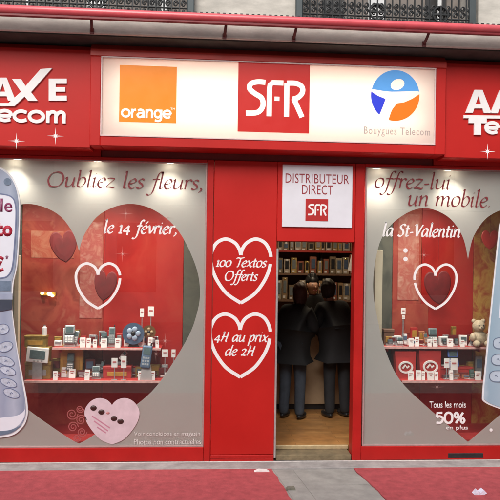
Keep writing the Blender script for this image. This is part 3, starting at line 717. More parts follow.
for row, (kx, ky, rx, ry, tl) in enumerate(((3.5, 329, 6, 5.2, -.2), (6, 346.5, 7.5, 5, -.35), (6.5, 361, 8.5, 4.3, .35), (8.2, 370.5, 8.2, 4, .35), (9, 382.5, 8.5, 4, .35), (11.8, 393, 8.5, 4.2, .35))):
    for k in range(2):
        cxk = kx - k * 20
        el = []
        for t in range(20):
            a = t * math.pi / 10; x, y = rx * math.cos(a), ry * math.sin(a)
            el.append((cxk + x * math.cos(tl) - y * math.sin(tl), ky + x * math.sin(tl) + y * math.cos(tl)))
        MB().prism(poly_px(el, YP), YP - .0135, YP - .011).build('key', mat('key_print', (.46, .50, .60), .35, var=.25, vscale=30), kp)
        MB().ribbon(poly_px(el, YP), .003, YP - .0150, YP - .011, True).build('key_outline', M_pline, kp)
        c_ = w(cxk, ky, YP); MB().ribbon([(c_[0] - .012, c_[1] - .008), (c_[0], c_[1] + .008), (c_[0] + .012, c_[1] - .004)], .004, YP - .0148, YP - .0135).build('key_mark', M_pline, kp)
M_plum = mat('plum_print', (.22, .03, .10), .4)
for tx, c_, b_, m in (('ble', (-9, 12.5, 198.5, 212), .015, M_plum), ('to', (-4, 12.5, 222.5, 236.5), .04, mat('red_text', (.40, .015, .04), .4)), ('€', (-9, 4, 256, 272), .03, MATS['red_text']), ('*', (5.5, 8.5, 255, 259.5), .02, M_plum)):
    font_mesh(tx, *rect(*c_, YP - .0155), YP - .0155, m, sc_, bold=b_, thick=.001)
pr = thing('phone_cutout', 'giant light blue phone cut-out leaning at the right edge of right window', 'cutout', (w(510, 410, YG)[0], YG, w(510, 410, YG)[1]))
o1 = smooth_path([(520, 208), (508, 211), (500, 222), (497.5, 240), (492.5, 288), (488, 332), (484.5, 368), (482, 394), (484, 402), (500, 409), (520, 415), (548, 421)], 6)
o1 += smooth_path([(556, 415), (560, 380), (566, 300), (570, 235), (563, 215), (545, 208)], 6)
MB().prism(poly_px(o1, YG), YG - .008, YG).build('body_edge', M_pedge, pr)
ccx, ccy = 526, 312
MB().prism(poly_px([(ccx + (x - ccx) * .965, ccy + (y - ccy) * .985) for x, y in o1], YG), YG - .012, YG - .008).build('body_face', M_pbody2, pr)
for i, ky in enumerate((343, 359.5, 376)):
    for j in range(3):
        kx = 501 - i * 1.8 + j * 19
        el = [(kx + 8.5 * math.copysign(abs(math.cos(t * math.pi / 10)) ** .7, math.cos(t * math.pi / 10)), ky + j * 2.5 + 5.6 * math.copysign(abs(math.sin(t * math.pi / 10)) ** .8, math.sin(t * math.pi / 10))) for t in range(20)]
        k = MB().prism(poly_px(el, YG), YG - .0145, YG - .012).build('key', mat('pale_key_print', (.45, .54, .64), .4), pr)
        MB().ribbon(poly_px(el, YG), .004, YG - .016, YG - .012, True).build('outline', M_pgrey, k)
        c_ = w(kx - 2, ky, YG); MB().ribbon([(c_[0] - .012, c_[1]), (c_[0], c_[1] + .012), (c_[0] + .012, c_[1] - .008)], .004, YG - .0158, YG - .0145).build('mark', M_pgrey, k)
sp = smooth_path([(505, 236), (500, 290), (498, 318)], 5) + smooth_path([(550, 325), (555, 290), (558, 240)], 5)
MB().prism(poly_px(sp, YG), YG - .0145, YG - .012).build('screen', M_pscr, pr)

# ------------------------------------------------------------------ display windows
def blotch(name, cols, sc=3.0, rough=.6):
    m = bpy.data.materials.new(name); m.use_nodes = True; n = m.node_tree; b = n.nodes['Principled BSDF']
    tc = n.nodes.new('ShaderNodeTexCoord'); nz = n.nodes.new('ShaderNodeTexNoise'); nz.inputs['Scale'].default_value = sc; nz.inputs['Detail'].default_value = 7; nz.inputs['Roughness'].default_value = .6; nz.inputs['Distortion'].default_value = .8
    rp = n.nodes.new('ShaderNodeValToRGB'); el = rp.color_ramp.elements
    while len(el) < len(cols): el.new(.5)
    for i, c in enumerate(cols): el[i].position = .28 + .44 * i / (len(cols) - 1); el[i].color = (*c, 1)
    n.links.new(tc.outputs['Object'], nz.inputs[0]); n.links.new(nz.outputs[0], rp.inputs[0]); n.links.new(rp.outputs[0], b.inputs['Base Color'])
    b.inputs['Roughness'].default_value = rough
    return m
M_peach = blotch('peach_reflection', [(.20, .015, .012), (.34, .06, .033), (.27, .022, .015), (.42, .16, .095)], 3.2)  # peach mottle paints a reflection of the stone street into the backdrop
M_rback = blotch('red_gloss_paper', [(.26, .011, .010), (.36, .017, .014), (.40, .04, .026)], 2.0, .4)
M_dgreen = blotch('dark_green_panel', [(.03, .035, .03), (.09, .09, .07), (.05, .05, .045)], 4)
M_goldb = blotch('gold_paper', [(.36, .17, .03), (.30, .05, .02), (.44, .25, .06), (.26, .03, .02)], 5, .5)
YB = .72
def panel(px0, px1, m, label, zt=2.9, z0=.1, y=YB):
    x0, x1 = w(px0, 300, y)[0], w(px1, 300, y)[0]
    return tag(MB().box(x0, x1, y, y + .03, z0, zt, .003).build('backdrop_panel', m), label, 'panel', 'display backdrops')
panel(-110, 21, M_dgreen, 'dark panel behind the phone cut-out in left display window')
panel(21.3, 103, M_peach, 'red backdrop panel with painted peach reflections in left display window')
panel(103.3, 183, M_rback, 'glossy red backdrop panel in left display window')
panel(183.3, 223, M_dgreen, 'dark green backdrop strip at the right end of left display')
panel(367, 392, M_dgreen, 'dark greenish backdrop strip at the left end of right display')
panel(392.3, 421, M_peach, 'backdrop panel with painted peach reflections in right display window')
panel(421.3, 473, M_rback, 'glossy red backdrop panel in right display window')
panel(473.3, 600, M_goldb, 'gold paper backdrop panel at right end of right display')
# display box: decks, ends, ceilings
for nm, x0, x1, lb in (('l', XL0 - .1, -.33, 'left'), ('r', 1.12, XR1 + .1, 'right')):
    T = thing('display_case', 'red display box behind the %s shop window' % lb, 'display case', ((x0 + x1) / 2, .4, 0))
    MB().box(x0 if nm == 'l' else 1.31, x1, .085, YB + .06, -.0, .17).build('deck', mat('deck_red', (.34, .03, .03), .5, var=.2, vscale=5), T)
    MB().box(x0, x1, .085, YB + .06, 2.865, 2.93).build('ceiling', M_cream, T)
    ends = [(x0, x0)] if nm == 'l' else [(x0 + .005, x0 + .19)]
    ends += [(x1 - .005, x1 + .02)]
    for ea, eb in ends:
        q = MB(); bm = q.bm
        V = [bm.verts.new((ea + dx + (eb - ea) * t, .10 + t * .68, z)) for z in (.171, 2.864) for dx, t in ((-.012, 0), (.012, 0), (.012, 1), (-.012, 1))]
        for f_ in ((0, 1, 2, 3), (7, 6, 5, 4), (0, 4, 5, 1), (1, 5, 6, 2), (2, 6, 7, 3), (3, 7, 4, 0)): bm.faces.new([V[i] for i in f_])
        q.build('end_wall', mat('end_board', (.05, .035, .03), .6, var=.2), T)
for px0, px1, pt, pb, lb in ((14, 18.6, 255, 420, 'cream painted post beside the phone cut-out in left display'), (373.5, 381, 250, 445, 'cream painted post at the left end of right display')):
    r0 = rect(px0, px1, pt, pb, .2)
    tag(MB().box(r0[0], r0[1], .18, .24, .168, r0[3], .004).build('post', M_cream), lb, 'post', 'display posts')
# shelves
def shelf(px0, px1, py, y0, y1, label):
    x0, x1 = w(px0, py, y0)[0], w(px1, py, y0)[0]; z = w((px0 + px1) / 2, py, y0)[1]
    T = thing('display_shelf', label, 'shelf', ((x0 + x1) / 2, y0, z), 'display shelves')
    MB().box(x0, x1, y0 + .006, y1, z - .018, z, .002).build('board', M_redcard, T)
    MB().box(x0, x1, y0, y0 + .006, z - .022, z + .002, .002).build('front_edge', mat('pink_edge', (.68, .40, .38), .35, var=.25, vscale=20), T)
    for xx in (x0 + .05, x1 - .05): MB().box(xx, xx + .02, y1 - .16, YB, z - .06, z - .019, .002).build('bracket', M_redcard, T)
    MB().box(x0 + .02, x1 - .02, y1 - .002, YB, z - .03, z - .005).build('back_rail', M_redcard, T)
    return z
YU0, YU1, YL0, YL1 = .42, .66, .30, .62
ZUL = shelf(52, 161, 348, YU0, YU1, 'upper red shelf with pale edge in left display window')
ZLL = shelf(24, 177, 381, YL0, YL1, 'lower long red shelf in left display window')
ZUR = shelf(384, 487, 347, YU0, YU1, 'upper red shelf with pale edge in right display window')
ZLR = shelf(402, 486, 381, YL0, YL1, 'lower red shelf with pale edge in right display window')

# small goods ------------------------------------------------------------------------
def card(px0, px1, py0, py1, y, zs, label, group):
    x0, x1, z0, z1 = rect(px0, px1, py0, py1, y)
    h = z1 - z0; T = thing('price_card', label, 'price card', ((x0 + x1) / 2, y, zs), group)
    rot = Matrix.Rotation(R(random.uniform(-16, 16)), 3, 'Z') @ Matrix.Rotation(R(-8), 3, 'X')
    MB().box(x0, x1, y - .002, y + .002, zs + .001, zs + h, 0, rot).build('card', M_paper, T)
    for i in range(3):
        zz = zs + h * (.72 - .22 * i)
        MB().box(x0 + (x1 - x0) * .18, x0 + (x1 - x0) * (.82 - .15 * i), y - .006 + i * .003, y - .004 + i * .003, zz, zz + h * .07).build('print', mat('card_print', (.45, .12, .12), .6), T)
    if zs + h < z1 - .02: pass
    return T
def stand_card(px0, px1, py0, py1, y, zs, label, group):
    """card held up on a small clear foot: bottom above the shelf"""
    x0, x1, z0, z1 = rect(px0, px1, py0, py1, y)
    T = thing('price_card', label, 'price card', ((x0 + x1) / 2, y, zs), group)
    MB().box(x0, x1, y - .002, y + .002, z0, z1, .001).build('card', M_paper, T)
    MB().box((x0 + x1) / 2 - .004, (x0 + x1) / 2 + .004, y + .002, y + .008, zs + .004, z1 - .01).build('stem', M_silver, T)
    MB().box(x0, x1, y - .02, y + .03, zs, zs + .004).build('foot', M_silver, T)
    MB().box(x0 + (x1 - x0) * .2, x0 + (x1 - x0) * .8, y - .004, y - .002, z0 + (z1 - z0) * .5, z0 + (z1 - z0) * .65).build('print', mat('card_print', (.45, .12, .12), .6), T)
ORD = 'first second third fourth fifth sixth seventh eighth ninth tenth eleventh twelfth thirteenth fourteenth fifteenth sixteenth seventeenth eighteenth nineteenth twentieth'.split() + ['number %d' % i for i in range(21, 60)]
def cards(rows, y, zs, where, grp, fn=None):
    rows = sorted(rows)
    for i, a in enumerate(rows):
        a, yy = a[:4], (a[4] if len(a) > 4 else y)
        (fn or card)(*a, yy, zs, '%s from the left of the white price cards %s' % (ORD[i], where), grp)
cards(((80, 85.5, 336, 346), (86.5, 91, 336.5, 346), (101, 107, 337, 346), (115, 120.5, 336.5, 346), (148, 152.5, 334.5, 345), (93, 97, 338, 346), (155.5, 159, 338, 346)), .45, ZUL, 'on the upper shelf, left display', 'price cards, left upper')
cards(((84.5, 90, 369, 379.5), (138, 142.5, 370, 379.5), (150, 155, 370, 379.5), (61.5, 67, 361, 371, .50), (69, 75.5, 363, 372, .46), (53, 57.5, 371, 380), (165, 169.5, 372, 380)), .34, ZLL, 'standing on the lower shelf, left display', 'price cards, left lower')
cards(((408.5, 414, 337.5, 346), (415, 419, 336.5, 346), (427.5, 431.5, 338.5, 346), (432.5, 437.5, 338, 346), (447.5, 453, 338, 346), (460, 464.5, 339, 346)), .45, ZUR, 'on the upper shelf, right display', 'price cards, right upper')
cards(((408, 413.5, 371, 380), (416, 421, 370, 380), (421.7, 425, 371, 380), (427, 434, 371, 380), (434.5, 438, 371.5, 380), (449.5, 453, 370, 380), (475, 481, 371, 380)), .34, ZLR, 'standing on the lower shelf, right display', 'price cards, right lower')
cards(((111.5, 117.5, 358, 367.5), (121, 126.5, 356.5, 368), (162, 168, 349.5, 357), (171.5, 175.5, 349.5, 357.5)), .36, ZLL, 'raised on stems above lower left shelf', 'raised cards left', stand_card)
cards(((140, 144, 308.5, 317), (148, 154, 306.5, 316.5)), .55, ZUL, 'raised high above upper left shelf', 'high cards left', stand_card)
cards(((444, 449.5, 358.5, 368), (450.5, 457.5, 358.5, 370)), .40, ZLR, 'raised on stems above lower right shelf', 'raised cards right', stand_card)
cards(((401, 405.5, 308, 314.5), (402, 405, 315.5, 319)), .58, ZUR, 'raised high above upper right shelf', 'high cards right', stand_card)

def phone(px, py0, py1, wpx, y, zs, label, m, kind='bar', tilt=-12, turn=0):
    """handset on a sloping stand: stand foot on the shelf, handset leaning back"""
    x0, x1, z0, z1 = rect(px - wpx / 2, px + wpx / 2, py0, py1, y)
    W_, Hh = x1 - x0, z1 - zs
    cxx = (x0 + x1) / 2; base = zs
    T = thing('mobile_phone', label, 'phone', (cxx, y, zs))
    sh = max(.02, z0 - zs + .02)
    MB().prism([(cxx - W_ * .45, zs), (cxx + W_ * .45, zs), (cxx + W_ * .3, zs + sh), (cxx - W_ * .3, zs + sh)], y - .01, y + .05).build('stand', mat('clear_stand', (.5, .46, .46), .15, var=.1), T)
    rot = Matrix.Rotation(R(tilt), 3, 'X') @ Matrix.Rotation(R(turn), 3, 'Y')
    pz0 = zs + sh * .8; L = z1 - pz0; C_ = Vector((cxx, y, pz0 + L / 2))
    def rb(nm, mm, u0, u1, v0, v1, d0, d1, bev=0, par=None, seg=2):
        b = MB(); b.box(u0 * W_, u1 * W_, d0, d1, v0 * L, v1 * L, bev, seg=seg)
        bmesh.ops.rotate(b.bm, cent=(0, 0, 0), matrix=rot, verts=b.bm.verts); bmesh.ops.translate(b.bm, vec=C_, verts=b.bm.verts)
        return b.build(nm, mm, par or T)
    if kind == 'bar':
        bd_ = rb('body', m, -.36, .36, -.5, .44, -.012, .012, W_ * .12)
        rb('screen', M_screen, -.25, .25, .05, .34, -.0145, -.0125, 0, bd_)
        rb('antenna', M_dark, .18, .3, .44, .56, -.005, .006, .002)
        for r_ in range(3):
            for c_ in (-1, 0, 1): rb('key', M_silver if m is not M_silver else M_paper, c_ * .18 - .065, c_ * .18 + .065, -.38 + r_ * .13, -.30 + r_ * .13, -.0145, -.0125, 0, bd_)
    else:
        lo_ = rb('keypad_half', m, -.4, .4, -.5, -.04, -.012, .008, W_ * .1)
        up_ = rb('screen_half', m, -.4, .4, .03, .5, -.006, .012, W_ * .1)
        rb('hinge', M_dark, -.34, .34, -.05, .04, -.010, .010, .003)
        rb('screen', M_screen, -.28, .28, .1, .4, -.0085, -.0065, 0, up_)
        for r_ in range(3):
            for c_ in (-1, 0, 1): rb('key', M_paper, c_ * .2 - .07, c_ * .2 + .07, -.42 + r_ * .12, -.35 + r_ * .12, -.0145, -.0125, 0, lo_)
phone(69.5, 325, 345, 13, .50, ZUL, 'silver flip phone at the left end of upper shelf in left display', M_silver, 'flip')
phone(76, 330, 345, 7, .54, ZUL, 'small silver phone behind the left flip phone on upper shelf', M_silver, 'bar', turn=12)
phone(104.5, 332, 345, 8, .53, ZUL, 'dark grey phone left of the middle of the upper left shelf', mat('charcoal_plastic', (.09, .10, .11), .35), 'flip', turn=-10)
phone(112, 326, 345, 9, .50, ZUL, 'tall grey phone in the middle of the upper left shelf', mat('grey_plastic', (.22, .25, .26), .35, .2), 'bar')
phone(70.5, 353, 371, 9, .50, ZLL, 'dark phone in front of the gold box on lower left shelf', MATS['charcoal_plastic'], 'flip')
phone(96, 366, 379.5, 10, .42, ZLL, 'grey flip phone beside a price card on the lower left shelf', MATS['grey_plastic'], 'flip')
phone(102, 361, 374, 5, .5, ZLL, 'thin dark phone between grey flip phone and red box, lower left shelf', M_dark, 'bar', turn=10)
phone(146.5, 344, 367, 14, .34, ZLL, 'large blue grey phone standing tall at the right of lower left shelf', M_blue, 'bar', turn=6)
phone(123.5, 350, 358.5, 6, .50, ZLL, 'small pale pink phone raised behind two cards in left display', mat('pale_pink_plastic', (.62, .45, .45), .35), 'bar', turn=35)
phone(400, 337, 346, 8, .5, ZUR, 'silver phone at left end of upper right shelf', M_silver, 'flip')
phone(390, 339, 346, 7, .5, ZUR, 'small dark phone at the very left end of upper right shelf', MATS['charcoal_plastic'], 'bar')
phone(433, 328, 345, 11, .52, ZUR, 'grey flip phone behind two cards mid upper right shelf', MATS['grey_plastic'], 'flip')
phone(425.5, 332, 345, 6, .54, ZUR, 'reddish phone left of grey flip phone on upper right shelf', mat('copper_plastic', (.40, .16, .08), .4, .2), 'bar', turn=-8)
phone(444.5, 339, 346, 5, .5, ZUR, 'small black phone left of a white card on upper right shelf', M_dark, 'bar')
phone(456, 338, 346, 5, .5, ZUR, 'small black phone right of a white card on upper right shelf', M_dark, 'bar')
phone(472.5, 337, 346, 6, .5, ZUR, 'slim grey phone beside the plush bear on upper right shelf', MATS['grey_plastic'], 'bar')
phone(453, 349, 366, 13, .46, ZLR, 'bright blue flip phone raised above the lower right shelf', mat('bright_blue_plastic', (.10, .16, .48), .3), 'flip')
phone(471.5, 369, 380, 6, .4, ZLR, 'dark green phone at right end of lower right shelf', mat('dark_green_plastic', (.04, .10, .07), .35), 'bar')
# round blue case with flower on it, bronze clock
def disc_stand(px, py, rpx, y, zs, label, nm, cat, m, m2, petals):
    c = w(px, py, y); r_ = rpx * .0101
    T = thing(nm, label, cat, (c[0], y, zs))
    MB().prism([(c[0] - r_ * .5, zs), (c[0] + r_ * .5, zs), (c[0] + r_ * .25, c[1] - r_ * .7), (c[0] - r_ * .25, c[1] - r_ * .7)], y, y + .04).build('stand', M_dark, T)
    MB().cyl(c, r_, y - .012, y + .02, 28, r_ * .9).build('disc', m, T)
    for i in range(petals):
        a = i * 2 * math.pi / petals
        MB().ball((c[0] + r_ * .42 * math.cos(a), y - .014, c[1] + r_ * .42 * math.sin(a)), r_ * .26, 10, 6, (1, .3, 1)).build('petal', m2, T, True)
    MB().ball((c[0], y - .016, c[1]), r_ * .22, 10, 6, (1, .4, 1)).build('centre', M_dark, T, True)
disc_stand(133.5, 333.5, 11, .50, ZUL, 'round dark blue disc with pale flower on upper left shelf', 'flower_disc', 'ornament', M_blue, mat('pale_blue_petal', (.34, .42, .55), .4), 5)
disc_stand(149, 332, 7, .56, ZUL, 'small round bronze disc beside the blue one on upper left shelf', 'bronze_disc', 'ornament', mat('bronze', (.24, .13, .06), .35, .5), mat('bronze_light', (.45, .33, .2), .4, .4), 4)
# gold box stack with white device
def gift_box(px0, px1, py0, py1, y0, y1, zs, label, m, band, nm='gift_box', z_top=None):
    x0, x1, z0, z1 = rect(px0, px1, py0, py1, y0)
    z1 = z_top or z1
    T = thing(nm, label, 'box', ((x0 + x1) / 2, (y0 + y1) / 2, zs))
    MB().box(x0, x1, y0, y1, zs, zs + (z1 - z0) * .8, .003).build('carton', m, T)
    MB().box(x0 - .004, x1 + .004, y0 - .004, y1 + .004, zs + (z1 - z0) * .8 + .0005, zs + (z1 - z0), .003).build('lid', m, T)
    MB().box(x0 + (x1 - x0) * .15, x1 - (x1 - x0) * .15, y0 - .006, y0 - .0005, zs + (z1 - z0) * .2, zs + (z1 - z0) * .55, .001).build('label_print', band, T)
    return zs + (z1 - z0)
M_brass = mat('brassy_card', (.30, .20, .05), .4, .3, var=.4, vscale=25)
zt = gift_box(25, 50, 363, 380, .40, .52, ZLL, 'brassy gold carton at the left end of lower left shelf', M_brass, M_silver)
zt2 = gift_box(26, 49, 348.5, 363, .42, .52, zt, 'gold carton in the middle of stack at left end of lower shelf', M_brass, M_silver, z_top=None)
zt3 = gift_box(24.5, 46, 337, 348.5, .43, .52, zt2, 'topmost gold carton of the stack at left of left display', M_brass, M_gold)
d0 = rect(26.5, 48.5, 347.5, 362.5, .38)
dv = thing('handheld_device', 'white handheld computer with dark screen leaning on gold cartons', 'device', ((d0[0] + d0[1]) / 2, .39, ZLL))
MB().box(d0[0] + .06, d0[1] - .06, .375, .395, ZLL, d0[2] + .02).build('stand', M_silver, dv)
bdv = MB().box(d0[0], d0[1], .37, .398, d0[2], d0[3], .008, Matrix.Rotation(R(5), 3, 'Y'), 2).build('body', M_paper, dv)
MB().box(d0[0] + .035, d0[1] - .03, .364, .369, d0[2] + .035, d0[3] - .025, .002, Matrix.Rotation(R(5), 3, 'Y')).build('screen', M_screen, bdv)
for i in range(3): MB().box(d0[0] + .07 + i * .035, d0[0] + .085 + i * .035, .366, .3695, d0[2] + .012, d0[2] + .02, .001).build('button', M_dark, bdv)
bt = w(44.5, 336, .46); bx_ = bt[0]
bo = thing('white_bottle', 'slim white bottle standing on top of the gold cartons', 'bottle', (bx_, .46, zt3))
MB().tube([(bx_, .46, zt3), (bx_, .46, zt3 + .075), (bx_, .46, zt3 + .09)], [.024, .024, .012], 14).build('bottle_body', M_paper, bo)
MB().tube([(bx_, .46, zt3 + .09), (bx_, .46, zt3 + .105)], .011, 12).build('cap', M_silver, bo)
zg = gift_box(60, 82.5, 349, 380, .54, .62, ZLL, 'tall orange gold box on lower left shelf', M_gold, mat('gold_dark', (.36, .16, .03), .5, .2))
zg = gift_box(103, 131, 368, 380, .44, .56, ZLL, 'flat red gift box with gold label on lower left shelf', M_redcard, M_gold)
zg = gift_box(440, 473, 369, 380, .46, .58, ZLR, 'flat red gift box on lower right shelf', M_redcard, M_dkred)
zg = gift_box(384, 394, 330, 346, .55, .63, ZUR, 'brown box at left end of upper right shelf', mat('brown_card', (.16, .08, .05), .5, var=.3, vscale=20), M_gold)
# red gift bags in the right window
def gift_bag(px0, px1, py0, y, zs, label):
    x0, x1, _, z1 = rect(px0, px1, py0, 380, y); h = z1 - zs
    T = thing('gift_bag', label, 'bag', ((x0 + x1) / 2, y, zs), 'red gift bags')
    b = MB(); bm = b.bm; k = .012
    V = [bm.verts.new(p) for p in ((x0 + k, y - .045, zs), (x1 - k, y - .045, zs), (x1 - k, y + .045, zs), (x0 + k, y + .045, zs),
                                   (x0, y - .03, zs + h), (x1, y - .03, zs + h), (x1, y + .03, zs + h), (x0, y + .03, zs + h),
                                   (x0 + .018, y, zs + h), (x1 - .018, y, zs + h), (x0 + .02, y, zs + h * .4), (x1 - .02, y, zs + h * .4))]
    for f_ in ((0, 1, 5, 4), (2, 3, 7, 6), (3, 2, 1, 0), (0, 4, 8, 10), (0, 10, 3), (3, 10, 8, 7), (1, 11, 9, 5), (1, 2, 11), (2, 6, 9, 11)): bm.faces.new([V[i] for i in f_])
    b.build('bag_body', M_redcard, T)
    cx_, cz_ = (x0 + x1) / 2, zs + h * .42; r_ = (x1 - x0) * .3
    ring = [(cx_ + r_ * math.cos(t * math.pi / 12), cz_ + r_ * .8 * math.sin(t * math.pi / 12)) for t in range(24)]
    MB().ribbon(ring, r_ * .14, y - .05, y - .036, True).build('ring_print', M_paper, T)
    MB().ribbon([(cx_ - r_ * .5, cz_ - r_ * .2), (cx_ - r_ * .1, cz_ + r_ * .35), (cx_ + r_ * .2, cz_ - r_ * .1), (cx_ + r_ * .5, cz_ + r_ * .2)], r_ * .12, y - .05, y - .036).build('mark_print', M_paper, T)
    for yy in (y - .03, y + .03):
        MB().tube([(cx_ - .05, yy, zs + h), (cx_ - .035, yy, zs + h + .05), (cx_, yy, zs + h + .065), (cx_ + .035, yy, zs + h + .05), (cx_ + .05, yy, zs + h)], .003, 6).build('handle', M_dkred, T)
gift_bag(394, 415, 351, .47, ZLR, 'red paper gift bag with white ring print, nearest the door')
gift_bag(418, 440, 350, .48, ZLR, 'red paper gift bag with white ring print, in the middle of right display')
# plush bear
bp_ = w(479, 346, .5); bxx = bp_[0]
M_plush = mat('cream_plush', (.52, .42, .30), .95, var=.25, vscale=40, bump=1, bscale=200)
br_ = thing('plush_bear', 'cream plush bear sitting at right end of upper right shelf', 'plush toy', (bxx, .5, ZUR))
bz = ZUR
MB().ball((bxx, .5, bz + .085), .085, 16, 10, (1, .8, 1)).build('body', M_plush, br_, True)
hd = MB().ball((bxx - .01, .49, bz + .215), .066, 16, 10).build('head', M_plush, br_, True)
for s_ in (-1, 1):
    MB().ball((bxx - .01 + s_ * .052, .5, bz + .268), .024, 10, 8, (1, .6, 1)).build('ear', M_plush, hd, True)
    MB().ball((bxx + s_ * .085, .46, bz + .10), .034, 10, 8, (.9, 1.2, 1.3)).build('arm', M_plush, br_, True)
    MB().ball((bxx + s_ * .06, .42, bz + .036), .036, 10, 8, (1, 1.4, 1)).build('leg', M_plush, br_, True)
    MB().ball((bxx - .01 + s_ * .024, .428, bz + .228), .008, 8, 6).build('eye', M_dark, hd, True)
MB().ball((bxx - .01, .43, bz + .200), .024, 10, 8, (1.1, .8, .8)).build('muzzle', M_plush, hd, True)
MB().ball((bxx - .01, .412, bz + .206), .008, 8, 6).build('nose', M_dark, hd, True)
# hanging hearts
def hang_heart(px, py, hwpx, hpx, y, label, m=M_dkred, turn=0):
    c = w(px, py, y); s_ = .0104
    T = thing('hanging_heart', label, 'decoration', (c[0], y, c[1] - hpx * s_ / 2), 'hanging foil hearts')
    h = smooth_path(HEART, 4); half = [(u * hwpx * s_, (.5 - v) * hpx * s_) for u, v in h]
    P = half + [(-a, b) for a, b in half[1:-1]][::-1]
    ca, sa = math.cos(turn), math.sin(turn); P = [(a * ca - b * sa, a * sa + b * ca) for a, b in P]
    b = MB(); bm = b.bm; rings = []
    for k, dy in ((1, 0), (.93, .006), (.6, .010), (.2, .011)):
        rings.append((k, dy))
    for sgn in (-1, 1):
        prev = None
        for k, dy in rings:
            cur = [bm.verts.new((c[0] + p[0] * k, y + sgn * dy, c[1] + p[1] * k)) for p in P]
            if prev:
                for i in range(len(P)): j = (i + 1) % len(P); bm.faces.new((prev[i], prev[j], cur[j], cur[i]))
            prev = cur
        bm.faces.new(prev)
    bmesh.ops.remove_doubles(bm, verts=bm.verts, dist=1e-5)
    b.build('heart', m, T)
    MB().tube([(c[0], y, c[1] + hpx * s_ * .22), (c[0], y, 2.87)], .0015, 5).build('thread', M_dkred, T)
hang_heart(64, 247, 13, 31, .5, 'dark red foil heart hanging behind the notch of the left heart', turn=.15)
hang_heart(105, 286, 11, 30, .5, 'dark red foil heart hanging behind the thin heart outline, left window', turn=-.12)
hang_heart(438, 288, 14, 34, .5, 'dark red foil heart hanging behind the thin heart outline, right window', turn=.1)
hang_heart(490, 240, 9, 20, .55, 'small red foil heart hanging before the gold backdrop', M_redcard)
# glowing balls added to stand for yellow light glints on the left backdrop
gb = w(47, 294, .66); T = thing('yellow_glints', 'added glowing spots for the yellow light glints on the left backdrop', 'lamp', (gb[0], .71, gb[1]))
M_glow = mat('yellow_glint', (1, .8, .4), .3, emit=(1, .72, .22), estr=5)
MB().box(gb[0] - .08, gb[0] + .08, .70, .718, gb[1] - .02, gb[1] + .02, .004).build('added_glint_plate', M_gold, T)
for dx, dz, r_ in ((-.055, .005, .016), (.02, .0, .024), (.05, -.02, .016)):
    MB().ball((gb[0] + dx, .685, gb[1] + dz), r_, 12, 8, (1.2, .8, .9)).build('bulb', M_glow, T, True)  # added balls for the light glints, no real bulbs
# posters on the backdrops; the left pair paints in reflections of stone houses
def poster(px0, px1, py0, py1, m, label):
    r0 = rect(px0, px1, py0, py1, YB)
    tag(MB().box(r0[0], r0[1], YB - .004, YB, r0[2], r0[3], .001).build('poster', m), label, 'poster', 'display posters')
poster(31, 74, 231, 258, blotch('tan_reflection', [(.46, .20, .12), (.36, .07, .04), (.50, .28, .18)], 5), 'tan and orange painted reflection on the backdrop behind the left hanging heart')
poster(80, 102.5, 222, 318, blotch('rose_reflection', [(.46, .20, .15), (.34, .06, .05), (.52, .30, .24)], 9), 'tall rosy painted reflection behind the thin heart outline, left window')
poster(398, 419, 214, 300, blotch('pink_marble_print', [(.46, .24, .18), (.36, .08, .06), (.54, .34, .26)], 8), 'pinkish marbled poster left of the thin heart outline, right window')
poster(405, 428, 304, 333, MATS['tan_reflection'] if 'tan_reflection' in MATS else M_peach, 'small reddish poster above the upper shelf of right display')
# cartons crowding the back of the shelves
def clutter(px0, px1, pyb, y, zs, n, where, hmax):
    xs0, xs1 = w(px0, pyb, y)[0], w(px1, pyb, y)[0]; step = (xs1 - xs0) / n
    for i in range(n):
        x = xs0 + step * i; wd_ = step * random.uniform(.55, .9); h = hmax * random.uniform(.4, 1)
        T = thing('accessory_pack', '%s small pack from the left, %s' % (ORD[i], where), 'pack', (x + wd_ / 2, y, zs), 'accessory packs, ' + where)
        c = random.choice((M_redcard, M_dkred, M_silver, MATS['brassy_card'], MATS['copper_plastic'], M_redcard, M_paper))
        rz = Matrix.Rotation(R(random.uniform(-14, 14)), 3, 'Z')
        MB().box(x, x + wd_, y, y + .035, zs, zs + h, .003, rz).build('carton', c, T)
        MB().box(x + wd_ * .15, x + wd_ * .85, y - .008, y - .005, zs + h * .45, zs + h * .85, .001, rz).build('picture', random.choice((M_screen, M_blue, M_gold, M_silver, M_dkred)), T)
        MB().box(x + wd_ * .2, x + wd_ * .7, y - .008, y - .005, zs + h * .1, zs + h * .25, .001, rz).build('label_print', M_paper, T)
clutter(54, 160, 345, .60, ZUL, 12, 'back row on the upper left shelf', .20)
clutter(54, 158, 346, .535, ZUL, 9, 'front row on the upper left shelf', .12)
clutter(53, 170, 379, .50, ZLL, 10, 'front row on the lower left shelf', .11)
clutter(387, 470, 346, .545, ZUR, 8, 'front row on the upper right shelf', .12)
clutter(443, 482, 379, .42, ZLR, 4, 'front row on the lower right shelf', .09)
clutter(52, 172, 378, .575, ZLL, 11, 'back row on the lower left shelf', .19)
clutter(386, 484, 345, .60, ZUR, 12, 'back row on the upper right shelf', .20)
clutter(442, 484, 378, .56, ZLR, 5, 'back row on the lower right shelf', .22)
